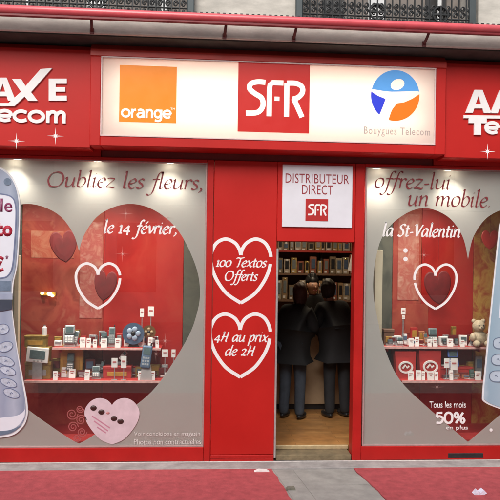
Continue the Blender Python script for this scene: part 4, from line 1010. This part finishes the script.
# pale scroll print low on the left glass
T = thing('scroll_sticker', 'faint pink scrollwork print on the glass left of the pink heart', 'sticker', (w(75, 438, YG)[0], YG, w(75, 438, YG)[1]))
M_scr = mat('faint_pink_print', (.36, .09, .09), .5)
for cx_, cy_, r_, sg in ((72, 414, 6, 1), (81, 420, 5.5, -1), (73, 427, 5.5, -1), (82, 432, 5, 1), (77, 438, 4, 1), (80, 409, 4, 1)):
    P = [w(cx_ + r_ * (1 - t / 24) * math.cos(sg * t * .6), cy_ + r_ * (1 - t / 24) * math.sin(sg * t * .6), YG) for t in range(21)]
    MB().ribbon(P, .0045, YG - .001, YG).build('scroll', M_scr, T)
# window spotlights
def spot(px, py, y, label, power, x_aim=0):
    c = w(px, py, y); zt_ = 2.865
    T = thing('spotlight', label, 'lamp', (c[0], y, zt_), 'window spotlights')
    MB().tube([(c[0], y, 2.866), (c[0], y, 2.85)], .012, 10).build('stem', M_alu, T)
    MB().tube([(c[0], y, 2.852), (c[0], y - .003, 2.835), (c[0], y - .006, 2.818)], [.022, .034, .045], 16).build('housing', M_alu, T)
    MB().ball((c[0], y - .007, 2.816), .036, 12, 8, (1, 1, .4)).build('bulb', mat('halogen_bulb', (1, .95, .85), .3, emit=(1, .90, .72), estr=60), T, True)
    l = bpy.data.lights.new('spot_beam', 'SPOT'); l.energy = power * 2.6; l.spot_size = R(120); l.spot_blend = .8; l.color = (1, .92, .80); l.shadow_soft_size = .04
    lo = bpy.data.objects.new('spot_beam', l); COL.objects.link(lo); lo.parent = T; lo.location = (0, -.008, -.072)
    lo.rotation_euler = (R(6), 0, 0)
for px, lb, p in ((18, 'halogen spotlight behind top of left window, above the phone cut-out', 26), (98, 'halogen spotlight behind top of left window, near its middle', 26), (170, 'halogen spotlight behind top of left window, nearest the pier', 26)):
    spot(px, 168, .115, lb, p)
for px, lb, p in ((376, 'halogen spotlight behind top of right window, nearest the door', 24), (447, 'halogen spotlight behind top of right window, above the thin heart', 24)):
    spot(px, 172, .125, lb, p)

# ------------------------------------------------------------------ shop interior
FZ = .085; YW = 3.6
def wood_mat():
    m = bpy.data.materials.new('orange_parquet'); m.use_nodes = True; n = m.node_tree; b = n.nodes['Principled BSDF']
    tc = n.nodes.new('ShaderNodeTexCoord'); mp = n.nodes.new('ShaderNodeMapping'); mp.inputs['Rotation'].default_value = (0, 0, 0)
    br = n.nodes.new('ShaderNodeTexBrick'); br.inputs['Scale'].default_value = 1; br.inputs['Brick Width'].default_value = .9; br.inputs['Row Height'].default_value = .09; br.inputs['Mortar Size'].default_value = .002
    br.inputs['Color1'].default_value = (.44, .20, .065, 1); br.inputs['Color2'].default_value = (.52, .26, .09, 1); br.inputs['Mortar'].default_value = (.2, .08, .03, 1)
    nz = n.nodes.new('ShaderNodeTexNoise'); nz.inputs['Scale'].default_value = 8
    mx = n.nodes.new('ShaderNodeMix'); mx.data_type = 'RGBA'; mx.blend_type = 'OVERLAY'; mx.inputs[0].default_value = .5
    n.links.new(tc.outputs['Object'], mp.inputs[0]); n.links.new(mp.outputs[0], br.inputs[0]); n.links.new(tc.outputs['Object'], nz.inputs[0])
    n.links.new(br.outputs[0], mx.inputs['A']); n.links.new(nz.outputs[0], mx.inputs['B']); n.links.new(mx.outputs['Result'], b.inputs['Base Color'])
    b.inputs['Roughness'].default_value = .3
    return m
MB().box(-3.2, 4.2, .224, YW, FZ - .08, FZ).build('floor', wood_mat(), kind='structure')
rm = thing('shop_room', 'dim shop room seen through the open doorway', 'room', (.5, 2, FZ))
M_rw = mat('brown_wall', (.20, .11, .07), .7, var=.15, vscale=3)
MB().box(-3.2, 4.2, YW, YW + .1, 0, 3.0).build('back_wall', M_rw, rm)
MB().box(-3.3, -3.2, .1, YW, 0, 3.0).build('side_wall', M_rw, rm)
MB().box(4.2, 4.3, .1, YW, 0, 3.0).build('side_wall', M_rw, rm)
MB().box(-3.2, 4.2, .15, YW, 2.95, 3.05).build('ceiling', mat('ceiling_paint', (.6, .58, .54), .8), rm)
MB().box(.235, .262, .13, .55, FZ, 2.2).build('door_side_panel', mat('navy_panel', (.02, .025, .04), .3), rm)
# wall shelving with boxed phones
sh = thing('wall_shelving', 'wall shelving with red strip at the back of the shop', 'shelving', (.8, YW - .15, FZ))
YK = YW - .3
zr = [w(315, p, YK)[1] for p in (250.5, 273.5, 300, 325)]
for i, z in enumerate(zr):
    MB().box(-.6, 2.4, YK, YW - .002, z - .03, z, .003).build('shelf_board', mat('red_strip', (.45, .04, .03), .4) if i == 0 else M_rw, sh)
for xx in (-.6, .35, 1.3, 2.38): MB().box(xx, xx + .03, YK + .13, YW - .001, FZ, 2.6).build('upright', M_dark, sh)
M_foil_ = mat('foil_seal', (.75, .6, .25), .2, .8)
packs = [mat('pack_%d' % i, c, .45, var=.3, vscale=25) for i, c in enumerate(((.34, .22, .12), (.42, .34, .24), (.30, .10, .06), (.48, .40, .32), (.22, .16, .10), (.46, .30, .10)))]
for ri, (z, rowname, hh) in enumerate(((zr[0], 'top', .17), (zr[1], 'middle', .30), (zr[2], 'bottom', .34))):
    x = .18; k = 0
    while x < 1.8:
        wd_ = random.uniform(.055, .10); h = hh * random.uniform(.62, 1.0)
        T = thing('phone_pack', '%s boxed phone from the left in the %s row of wall shelving' % (ORD[k], rowname), 'box', (x + wd_ / 2, YK + .1, z), 'boxed phones, %s row' % rowname)
        MB().box(x, x + wd_, YK + .03, YK + .12, z, z + h, .003).build('carton', random.choice(packs), T)
        if random.random() < .5: MB().ball((x + wd_ / 2, YK + .028, z + h * .9), wd_ * .22, 8, 6, (1, .3, 1)).build('seal', random.choice((M_paper, M_foil_, M_redcard)), T, True)
        MB().box(x + wd_ * .2, x + wd_ * .8, YK + .024, YK + .029, z + h * .3, z + h * .85, .001).build('phone_print', random.choice((M_dark, M_silver, M_blue, MATS['grey_plastic'])), T)
        MB().box(x + wd_ * .15, x + wd_ * .6, YK + .024, YK + .029, z + h * .06, z + h * .18, .001).build('price_label', M_paper, T)
        x += wd_ + random.uniform(.004, .022); k += 1
ps = rect(349.5, 356, 256, 272, 2.6)
lf = thing('hanging_leaflet', 'white leaflet hanging inside the doorway at its upper right', 'leaflet', ((ps[0] + ps[1]) / 2, 2.6, ps[2]))
MB().box(ps[0], ps[1] + .1, 2.6, 2.61, ps[2], ps[3], .001, Matrix.Rotation(R(12), 3, 'Y')).build('sheet', M_paper, lf)
MB().tube([((ps[0] + ps[1]) / 2 + .05, 2.605, ps[3] - .02), ((ps[0] + ps[1]) / 2 + .05, 2.605, 2.951)], .0015, 5).build('string', M_dark, lf)
# counter
CY = 1.75
ct0, ct1 = w(268, 400, CY)[0], w(345, 400, CY)[0]
ct = thing('shop_counter', 'beige wooden counter with dark plinth inside the shop', 'counter', ((ct0 + ct1) / 2, CY + .2, FZ))
M_ct = mat('beige_laminate', (.44, .31, .19), .5, var=.12, vscale=5)
MB().box(ct0, ct1, CY, CY + .4, FZ + .07, 1.06, .004).build('front', M_ct, ct)
MB().box(ct0 - .03, ct1 + .03, CY - .04, CY + .44, 1.061, 1.10, .008).build('top', M_ct, ct)
MB().box(ct0 + .03, ct1 - .03, CY + .03, CY + .37, FZ, FZ + .069).build('plinth', M_dark, ct)
MB().box(ct1 + .035, ct1 + .4, CY - .02, CY + .4, FZ, 1.0, .004).build('side_unit', mat('dark_unit', (.03, .03, .03), .5), ct)
# ceiling lamp of the shop
cl = thing('ceiling_lamp', 'lit ceiling panel lamp over the shop counter', 'lamp', (1.0, 2.05, 2.95))
MB().box(.6, 1.4, 1.85, 2.25, 2.90, 2.949, .004).build('housing', M_white, cl)
MB().box(.64, 1.36, 1.89, 2.21, 2.893, 2.899).build('diffuser', mat('lamp_diffuser', (1, .95, .85), .4, emit=(1, .86, .62), estr=2.0), cl)
al = bpy.data.lights.new('panel_light', 'AREA'); al.shape = 'RECTANGLE'; al.size = .7; al.size_y = .3; al.energy = 12; al.color = (1, .82, .58)
ao = bpy.data.objects.new('panel_light', al); COL.objects.link(ao); ao.parent = cl; ao.location = (0, 0, -.07)

# people -------------------------------------------------------------------------
def skin(name, verts, edges, radii, m, parent, sub=2, root=0):
    me = bpy.data.meshes.new(name); me.from_pydata([tuple(v) for v in verts], edges, []); me.update()
    ob = bpy.data.objects.new('tmp', me); COL.objects.link(ob)
    md = ob.modifiers.new('s', 'SKIN'); md.use_smooth_shade = True
    if not me.skin_vertices:
        bpy.context.view_layer.objects.active = ob
    sv = me.skin_vertices[0].data
    for i, r_ in enumerate(radii): sv[i].radius = r_ if isinstance(r_, tuple) else (r_, r_); sv[i].use_root = (i == root)
    ss = ob.modifiers.new('ss', 'SUBSURF'); ss.levels = sub; ss.render_levels = sub
    bpy.context.view_layer.update()
    dg = bpy.context.evaluated_depsgraph_get()
    out = bpy.data.meshes.new_from_object(ob.evaluated_get(dg)); bpy.data.objects.remove(ob); bpy.data.meshes.remove(me)
    return link(name, out, m, parent, True)
M_skin = mat('skin', (.50, .27, .18), .5, var=.06, vscale=20)
def person(label, x, y, h, face, lean, coat, trou, hair, turn=0.0, name='person', long_hair=False, stoop=0.0, bulk=1.0):
    """standing figure; face = +1 looks away from the street (+y), -1 looks at it; lean = sideways shift of the head"""
    k = h / 1.7; f_ = face
    T = thing(name, label, 'person', (x, y, FZ))
    def p(a, b, c):
        e = max(0, c - .95)
        return Vector((x + a * k + lean * e / .7, y + (b + stoop * e) * k * f_, FZ + (c - .5 * stoop ** 2 * e) * k))
    J = dict(pel=p(0, 0, .92), wai=p(0, 0, 1.08), che=p(0, .02, 1.25), nec=p(0, .03, 1.45), hea=p(0, .05, 1.54), top=p(0, .06, 1.64))
    for s_, n_ in ((-1, 'L'), (1, 'R')):
        J['hip' + n_] = p(.09 * s_, 0, .88); J['kne' + n_] = p(.10 * s_, .02, .49); J['ank' + n_] = p(.105 * s_, -.02, .085); J['toe' + n_] = p(.12 * s_, .13, .03)
        J['sho' + n_] = p(.168 * s_, .02, 1.355); J['elb' + n_] = p(.235 * s_, .06, 1.13); J['wri' + n_] = p(.13 * s_, .27, 1.08); J['han' + n_] = p(.10 * s_, .34, 1.08)
    nm = list(J); ix = {q: i for i, q in enumerate(nm)}
    E_ = [('pel', 'wai'), ('wai', 'che'), ('che', 'nec'), ('nec', 'hea'), ('hea', 'top')]
    for n_ in 'LR': E_ += [('pel', 'hip' + n_), ('hip' + n_, 'kne' + n_), ('kne' + n_, 'ank' + n_), ('ank' + n_, 'toe' + n_), ('che', 'sho' + n_), ('sho' + n_, 'elb' + n_), ('elb' + n_, 'wri' + n_), ('wri' + n_, 'han' + n_)]
    rad_ = dict(pel=.12, wai=.11, che=.125, nec=.052, hea=.088, top=.075)
    for n_ in 'LR': rad_.update({'hip' + n_: .085, 'kne' + n_: .055, 'ank' + n_: .038, 'toe' + n_: .03, 'sho' + n_: .055, 'elb' + n_: .042, 'wri' + n_: .03, 'han' + n_: .034})
    body = skin('body', [J[q] for q in nm], [(ix[a], ix[b]) for a, b in E_], [rad_[q] * k for q in nm], M_skin, T)
    # coat: torso to below the hip, with sleeves
    cn = ['hem', 'pel', 'wai', 'che', 'col', 'shoL', 'elbL', 'wriL', 'shoR', 'elbR', 'wriR']
    CJ = dict(J); CJ['hem'] = p(0, 0, .76); CJ['col'] = p(0, .025, 1.45)
    cr_ = dict(hem=(.19, .155), pel=(.22, .175), wai=(.205, .165), che=(.195, .16), col=(.095, .095), shoL=.10, elbL=.08, wriL=.055, shoR=.10, elbR=.08, wriR=.055)
    cix = {q: i for i, q in enumerate(cn)}
    CE = [('hem', 'pel'), ('pel', 'wai'), ('wai', 'che'), ('che', 'col'), ('che', 'shoL'), ('shoL', 'elbL'), ('elbL', 'wriL'), ('che', 'shoR'), ('shoR', 'elbR'), ('elbR', 'wriR')]
    skin('coat', [CJ[q] for q in cn], [(cix[a], cix[b]) for a, b in CE], [tuple(v * k * bulk for v in cr_[q]) if isinstance(cr_[q], tuple) else cr_[q] * k * bulk for q in cn], coat, T, root=1)
    tn = ['pel', 'hipL', 'kneL', 'ankL', 'hipR', 'kneR', 'ankR']; tr_ = [.13, .105, .078, .065, .105, .078, .065]; tix = {q: i for i, q in enumerate(tn)}
    TJ = dict(J)
    for n_ in 'LR': TJ['ank' + n_] = J['ank' + n_] - Vector((0, 0, .05 * k))
    skin('trousers', [TJ[q] for q in tn], [(tix[a], tix[b]) for a, b in (('pel', 'hipL'), ('hipL', 'kneL'), ('kneL', 'ankL'), ('pel', 'hipR'), ('hipR', 'kneR'), ('kneR', 'ankR'))], [r_ * k for r_ in tr_], trou, T)
    for n_ in 'LR':
        a, t = J['ank' + n_], J['toe' + n_]
        b = MB(); c_ = (a + t) / 2
        b.ball((c_.x, c_.y, FZ + .038), .05, 14, 10, (.95, 2.6, .76)); b.build('shoe', M_dark, T, True)
        hb_ = J['han' + n_]; wr = J['wri' + n_]; d = (hb_ - wr).normalized()
        sd2 = d.cross(Vector((0, 0, 1))).normalized()
        for q in range(4):
            s0_ = hb_ + sd2 * (.022 - .015 * q) * k; ln = (.07, .08, .075, .06)[q] * k
            MB().tube([s0_, s0_ + d * ln * .5 + Vector((0, 0, .006)), s0_ + d * ln + Vector((0, 0, -.012))], [.009, .0085, .006], 8).build('finger', M_skin, T, True)
        th_ = wr + d * .03 - sd2 * .03 * (1 if n_ == 'L' else -1)
        MB().tube([th_, th_ + d * .03 - sd2 * .012 * (1 if n_ == 'L' else -1), th_ + d * .055], [.011, .01, .007], 8).build('thumb', M_skin, T, True)
    # hair cap and face
    hc = (J['hea'] + J['top']) / 2 + Vector((0, 0, .015 * k))
    b = MB(); bm = bmesh.new(); bmesh.ops.create_icosphere(bm, subdivisions=4, radius=.112 * k)
    for v in bm.verts:
        n_ = v.co.normalized(); fy = n_.y * f_
        if fy > .1 and n_.z < .82: v.co *= .62
        else: v.co *= 1 + .05 * math.sin(11 * n_.x + 5 * n_.z) * math.sin(9 * n_.y + 2)
        v.co.x *= .86; v.co.z *= 1.12
        if n_.z < -.2 and fy < .25: v.co.z *= 1.9 if long_hair else 1.25
        v.co += hc + Vector((0, -.028 * k * f_, .022 * k))
    me = bpy.data.meshes.new('hair'); bm.to_mesh(me); bm.free(); link('hair', me, hair, T, True)
    fc = hc + Vector((0, .086 * k * f_, -.04 * k))
    for s_ in (-1, 1):
        MB().ball(fc + Vector((s_ * .033, -.002 * f_, .022)), .009, 10, 6, (1.3, .6, .7)).build('eye', M_dark, T, True)
        MB().ball(hc + Vector((s_ * .092 * k, .01 * f_, -.025)), .026, 10, 6, (.4, .8, 1.2)).build('ear', M_skin, T, True)
    MB().ball(fc + Vector((0, .012 * f_, -.012)), .016, 10, 6, (.8, 1, 1.5)).build('nose', M_skin, T, True)
    MB().ball(fc + Vector((0, .002 * f_, -.052)), .02, 10, 6, (1.3, .4, .35)).build('mouth', mat('lips', (.35, .10, .09), .5), T, True)
    T.rotation_euler.z = turn
    return T
M_coat1 = mat('black_coat', (.010, .010, .011), .8, var=.3, vscale=10, bump=.4, bscale=60)
M_coat2 = mat('charcoal_coat', (.011, .010, .011), .8, var=.3, vscale=10, bump=.4, bscale=60)
M_jean = mat('blue_grey_jeans', (.055, .07, .095), .85, var=.25, vscale=14, bump=.4, bscale=120)
M_jean2 = mat('dark_trousers', (.022, .023, .027), .85, var=.25, vscale=14)
PY = 1.32
person('customer in dark coat and blue grey jeans, back turned, left of the counter gap', w(292, 400, PY)[0], PY, 1.56, 1, .05, M_coat1, M_jean, mat('brown_hair', (.07, .025, .015), .6, var=.3, vscale=30), turn=-.45, long_hair=True, stoop=.16, bulk=1.04)
person('customer in black coat and dark trousers, back turned, right side of the doorway', w(338, 400, PY)[0], PY + .06, 1.61, 1, -.07, M_coat2, M_jean2, mat('dark_brown_hair', (.03, .02, .012), .6, var=.3, vscale=30), turn=.25, stoop=.22, bulk=1.08)
person('dark haired person facing the street from behind the counter', w(309, 300, 2.5)[0], 2.5, 1.66, -1, 0, M_coat1, M_jean2, mat('black_hair', (.012, .01, .01), .5, var=.3, vscale=30), stoop=.15, turn=.2)

# ------------------------------------------------------------------ stone building above
bld = thing('stone_building', 'pale stone building front above the shop with a projecting ledge', 'building', (.2, 0, 3.87))
YLd = -.40
ZL = 3.872
MB().box(-5, 5, YLd, .35, ZL, 4.03, .008).build('ledge', M_stone, bld)
MB().box(-5, 5, YLd + .05, .35, 4.031, 4.10, .008).build('upper_moulding', M_stone2, bld)
M_stone_shade = mat('shaded_stone', (.05, .044, .036), .9, var=.4, vscale=6)  # dark stone colour paints in the shade under the ledge
MB().box(-5, 5, YLd + .03, .10, ZL - .012, ZL - .001).build('soffit_shade', M_stone_shade, bld)
MB().box(-5, 5, -.06, .35, 3.864, ZL - .013).build('ledge_shade', M_stone_shade, bld)
MB().box(-5, 5, .15, .35, 2.945, 3.86).build('backing_wall', M_stone2, bld)
YPr = -.22
def xat(px, Y=YPr): return w(px, 4, Y)[0]
for a, b_ in ((192.5, 297), (478.5, 640)):
    MB().box(xat(a), xat(b_), YPr, .35, 4.118, 5.2, .006).build('pier', M_stone, bld)
    MB().box(xat(a) + .01, xat(b_) - .01, YPr + .03, .35, 4.10, 4.118).build('pier_base_shade', M_dark, bld)  # black strip stands for the shadow under the pier base
# upper window walls and French windows behind the railings
M_pane = mat('dark_pane', (.045, .042, .04), .12, var=.4, vscale=3)
M_shut = mat('brown_grey_shutter', (.22, .19, .17), .7, var=.3, vscale=6)
M_wpaint = mat('white_joinery', (.74, .75, .76), .5, var=.06)
def french(px0, px1, posts):
    T = thing('french_window', 'dark French window with white joinery behind the %s balcony railing' % ('left' if px0 < 0 else 'right'), 'window', ((xat(px0) + xat(px1)) / 2, .2, 4.1), 'upper windows')
    MB().box(xat(px0), xat(px1), .2, .34, 4.102, 5.2).build('shutter', M_shut, T)
    for a, b_ in posts: MB().box(w(a, 3, .18)[0], w(b_, 3, .18)[0], .17, .198, 4.102, 5.2, .004).build('white_post', M_wpaint, T)
    x = xat(px0) + .05
    i = 0
    while x < xat(px1) - .2:
        MB().box(x, x + .22, .19, .199, 4.14, 5.15, .002).build('pane', M_pane if i % 4 == 1 else M_shut, T); x += .26; i += 1
french(-130, 192, ((87, 106), (161.5, 167), (26, 29.5), (-60, -40)))
french(297, 478, ((368.5, 386), (437, 441.5)))
# railings
def railing(px0, px1, label, medal):
    YR = -.27
    x0, x1 = w(px0, 4, YR)[0], w(px1, 4, YR)[0]
    T = thing('balcony_railing', label, 'railing', ((x0 + x1) / 2, YR, 4.10), 'balcony railings')
    for z, r_ in ((4.125, .011), (4.175, .008), (4.55, .01), (4.95, .016)): MB().tube([(x0, YR, z), (x1, YR, z)], r_, 8).build('rail', M_iron, T)
    x = x0 + .03; i = 0
    while x < x1 - .02:
        MB().tube([(x, YR, 4.10), (x, YR, 4.95)], .0075, 6).build('baluster', M_iron, T)
        c = x + .035
        # pair of scrolls between the bars
        P = [(c + .026 * math.cos(t * .55) * (1 - t / 26), YR, 4.215 + .03 * math.sin(t * .55) * (1 - t / 26)) for t in range(20)]
        MB().tube(P, .006, 5).build('scroll', M_iron, T)
        P = [(c - .026 * math.cos(t * .55) * (1 - t / 26), YR, 4.275 - .03 * math.sin(t * .55) * (1 - t / 26)) for t in range(20)]
        MB().tube(P, .006, 5).build('scroll', M_iron, T)
        MB().ball((c, YR, 4.150), .014, 8, 6).build('bead', M_iron, T, True)
        x += .07; i += 1
    for mp_ in medal:
        c = w(mp_, 2, YR)[0]
        MB().tube([(c + .07 * math.cos(t * math.pi / 10), YR - .02, 4.21 + .07 * math.sin(t * math.pi / 10)) for t in range(20)], .010, 6, True).build('medallion', M_iron, T)
        MB().box(c - .065, c + .065, YR - .027, YR - .013, 4.202, 4.218).build('medallion_bar', M_iron, T)
        MB().box(c - .008, c + .008, YR - .028, YR - .012, 4.145, 4.275).build('medallion_bar', M_iron, T)
    for xx in (x0, x1): MB().box(xx - .03, xx + .03, YR - .03, YR + .03, 4.10, 5.0, .006).build('post', mat('grey_iron', (.06, .075, .08), .5, .3), T)
railing(-130, 191, 'black wrought iron balcony railing above the left half of the shop', (97,))
railing(299, 472, 'black wrought iron balcony railing with thick end post above right half', (377, 440))
# red pipe on brackets
YT = -.52
pp = thing('red_pipe', 'long red pipe carried on iron arms along the stone ledge', 'pipe', (.1, YT, 3.9))
ZP = 4.003
MB().tube([(x_, YT, ZP) for x_ in (-3.6, -1.2, 1.2, 3.6)], .036, 16).build('pipe', M_tube, pp, True)
MB().box(-3.6, 3.6, YT - .012, YT + .02, ZP - .056, ZP - .031, .004).build('drip_edge', mat('dark_red_paint', (.20, .012, .018), .4), pp)
for px, py in ((92, 25), (226, 30), (296, 32), (428, 38)):
    xx = w(px, py, YT + .05)[0]
    MB().tube([(xx, YT + .01, ZP - .03), (xx - .004, YT + .05, ZP - .07), (xx - .012, YLd - .004, ZP - .115)], [.012, .013, .014], 8).build('arm', mat('rust_red_iron', (.10, .02, .02), .6), pp, True)
    MB().box(xx - .03, xx + .006, YLd - .012, YLd, ZP - .14, ZP - .09, .003).build('arm_plate', MATS['rust_red_iron'], pp)
cb_ = MB(); x_ = -3.5
while x_ < 3.5:
    cb_.box(x_, x_ + .024, YT - .006, YT + .02, ZP + .033, ZP + .045); x_ += .05
cb_.build('clip_row', M_iron, pp, kind='stuff')

# ------------------------------------------------------------------ street behind the camera, mirrored faintly in the glass
ob = thing('opposite_building', 'pale stone apartment building across the street mirrored in the shop glass', 'building', (0, -15, 0))
MB().box(-26, 26, -15.6, -15, -.02, 10.4).build('wall', mat('opposite_stone', (.50, .46, .40), .9, var=.15, vscale=.6), ob)
for fl in range(3):
    MB().box(-26, 26, -15, -14.75, 3.9 + fl * 3.2, 4.1 + fl * 3.2).build('string_course', M_stone, ob)
    for c in range(-6, 7):
        x = c * 3.4 + .6; z = 1.0 + fl * 3.35 if fl == 0 else 4.5 + (fl - 1) * 3.2
        MB().box(x - .65, x + .65, -15, -14.96, z, z + 2.3).build('window', M_pane, ob)
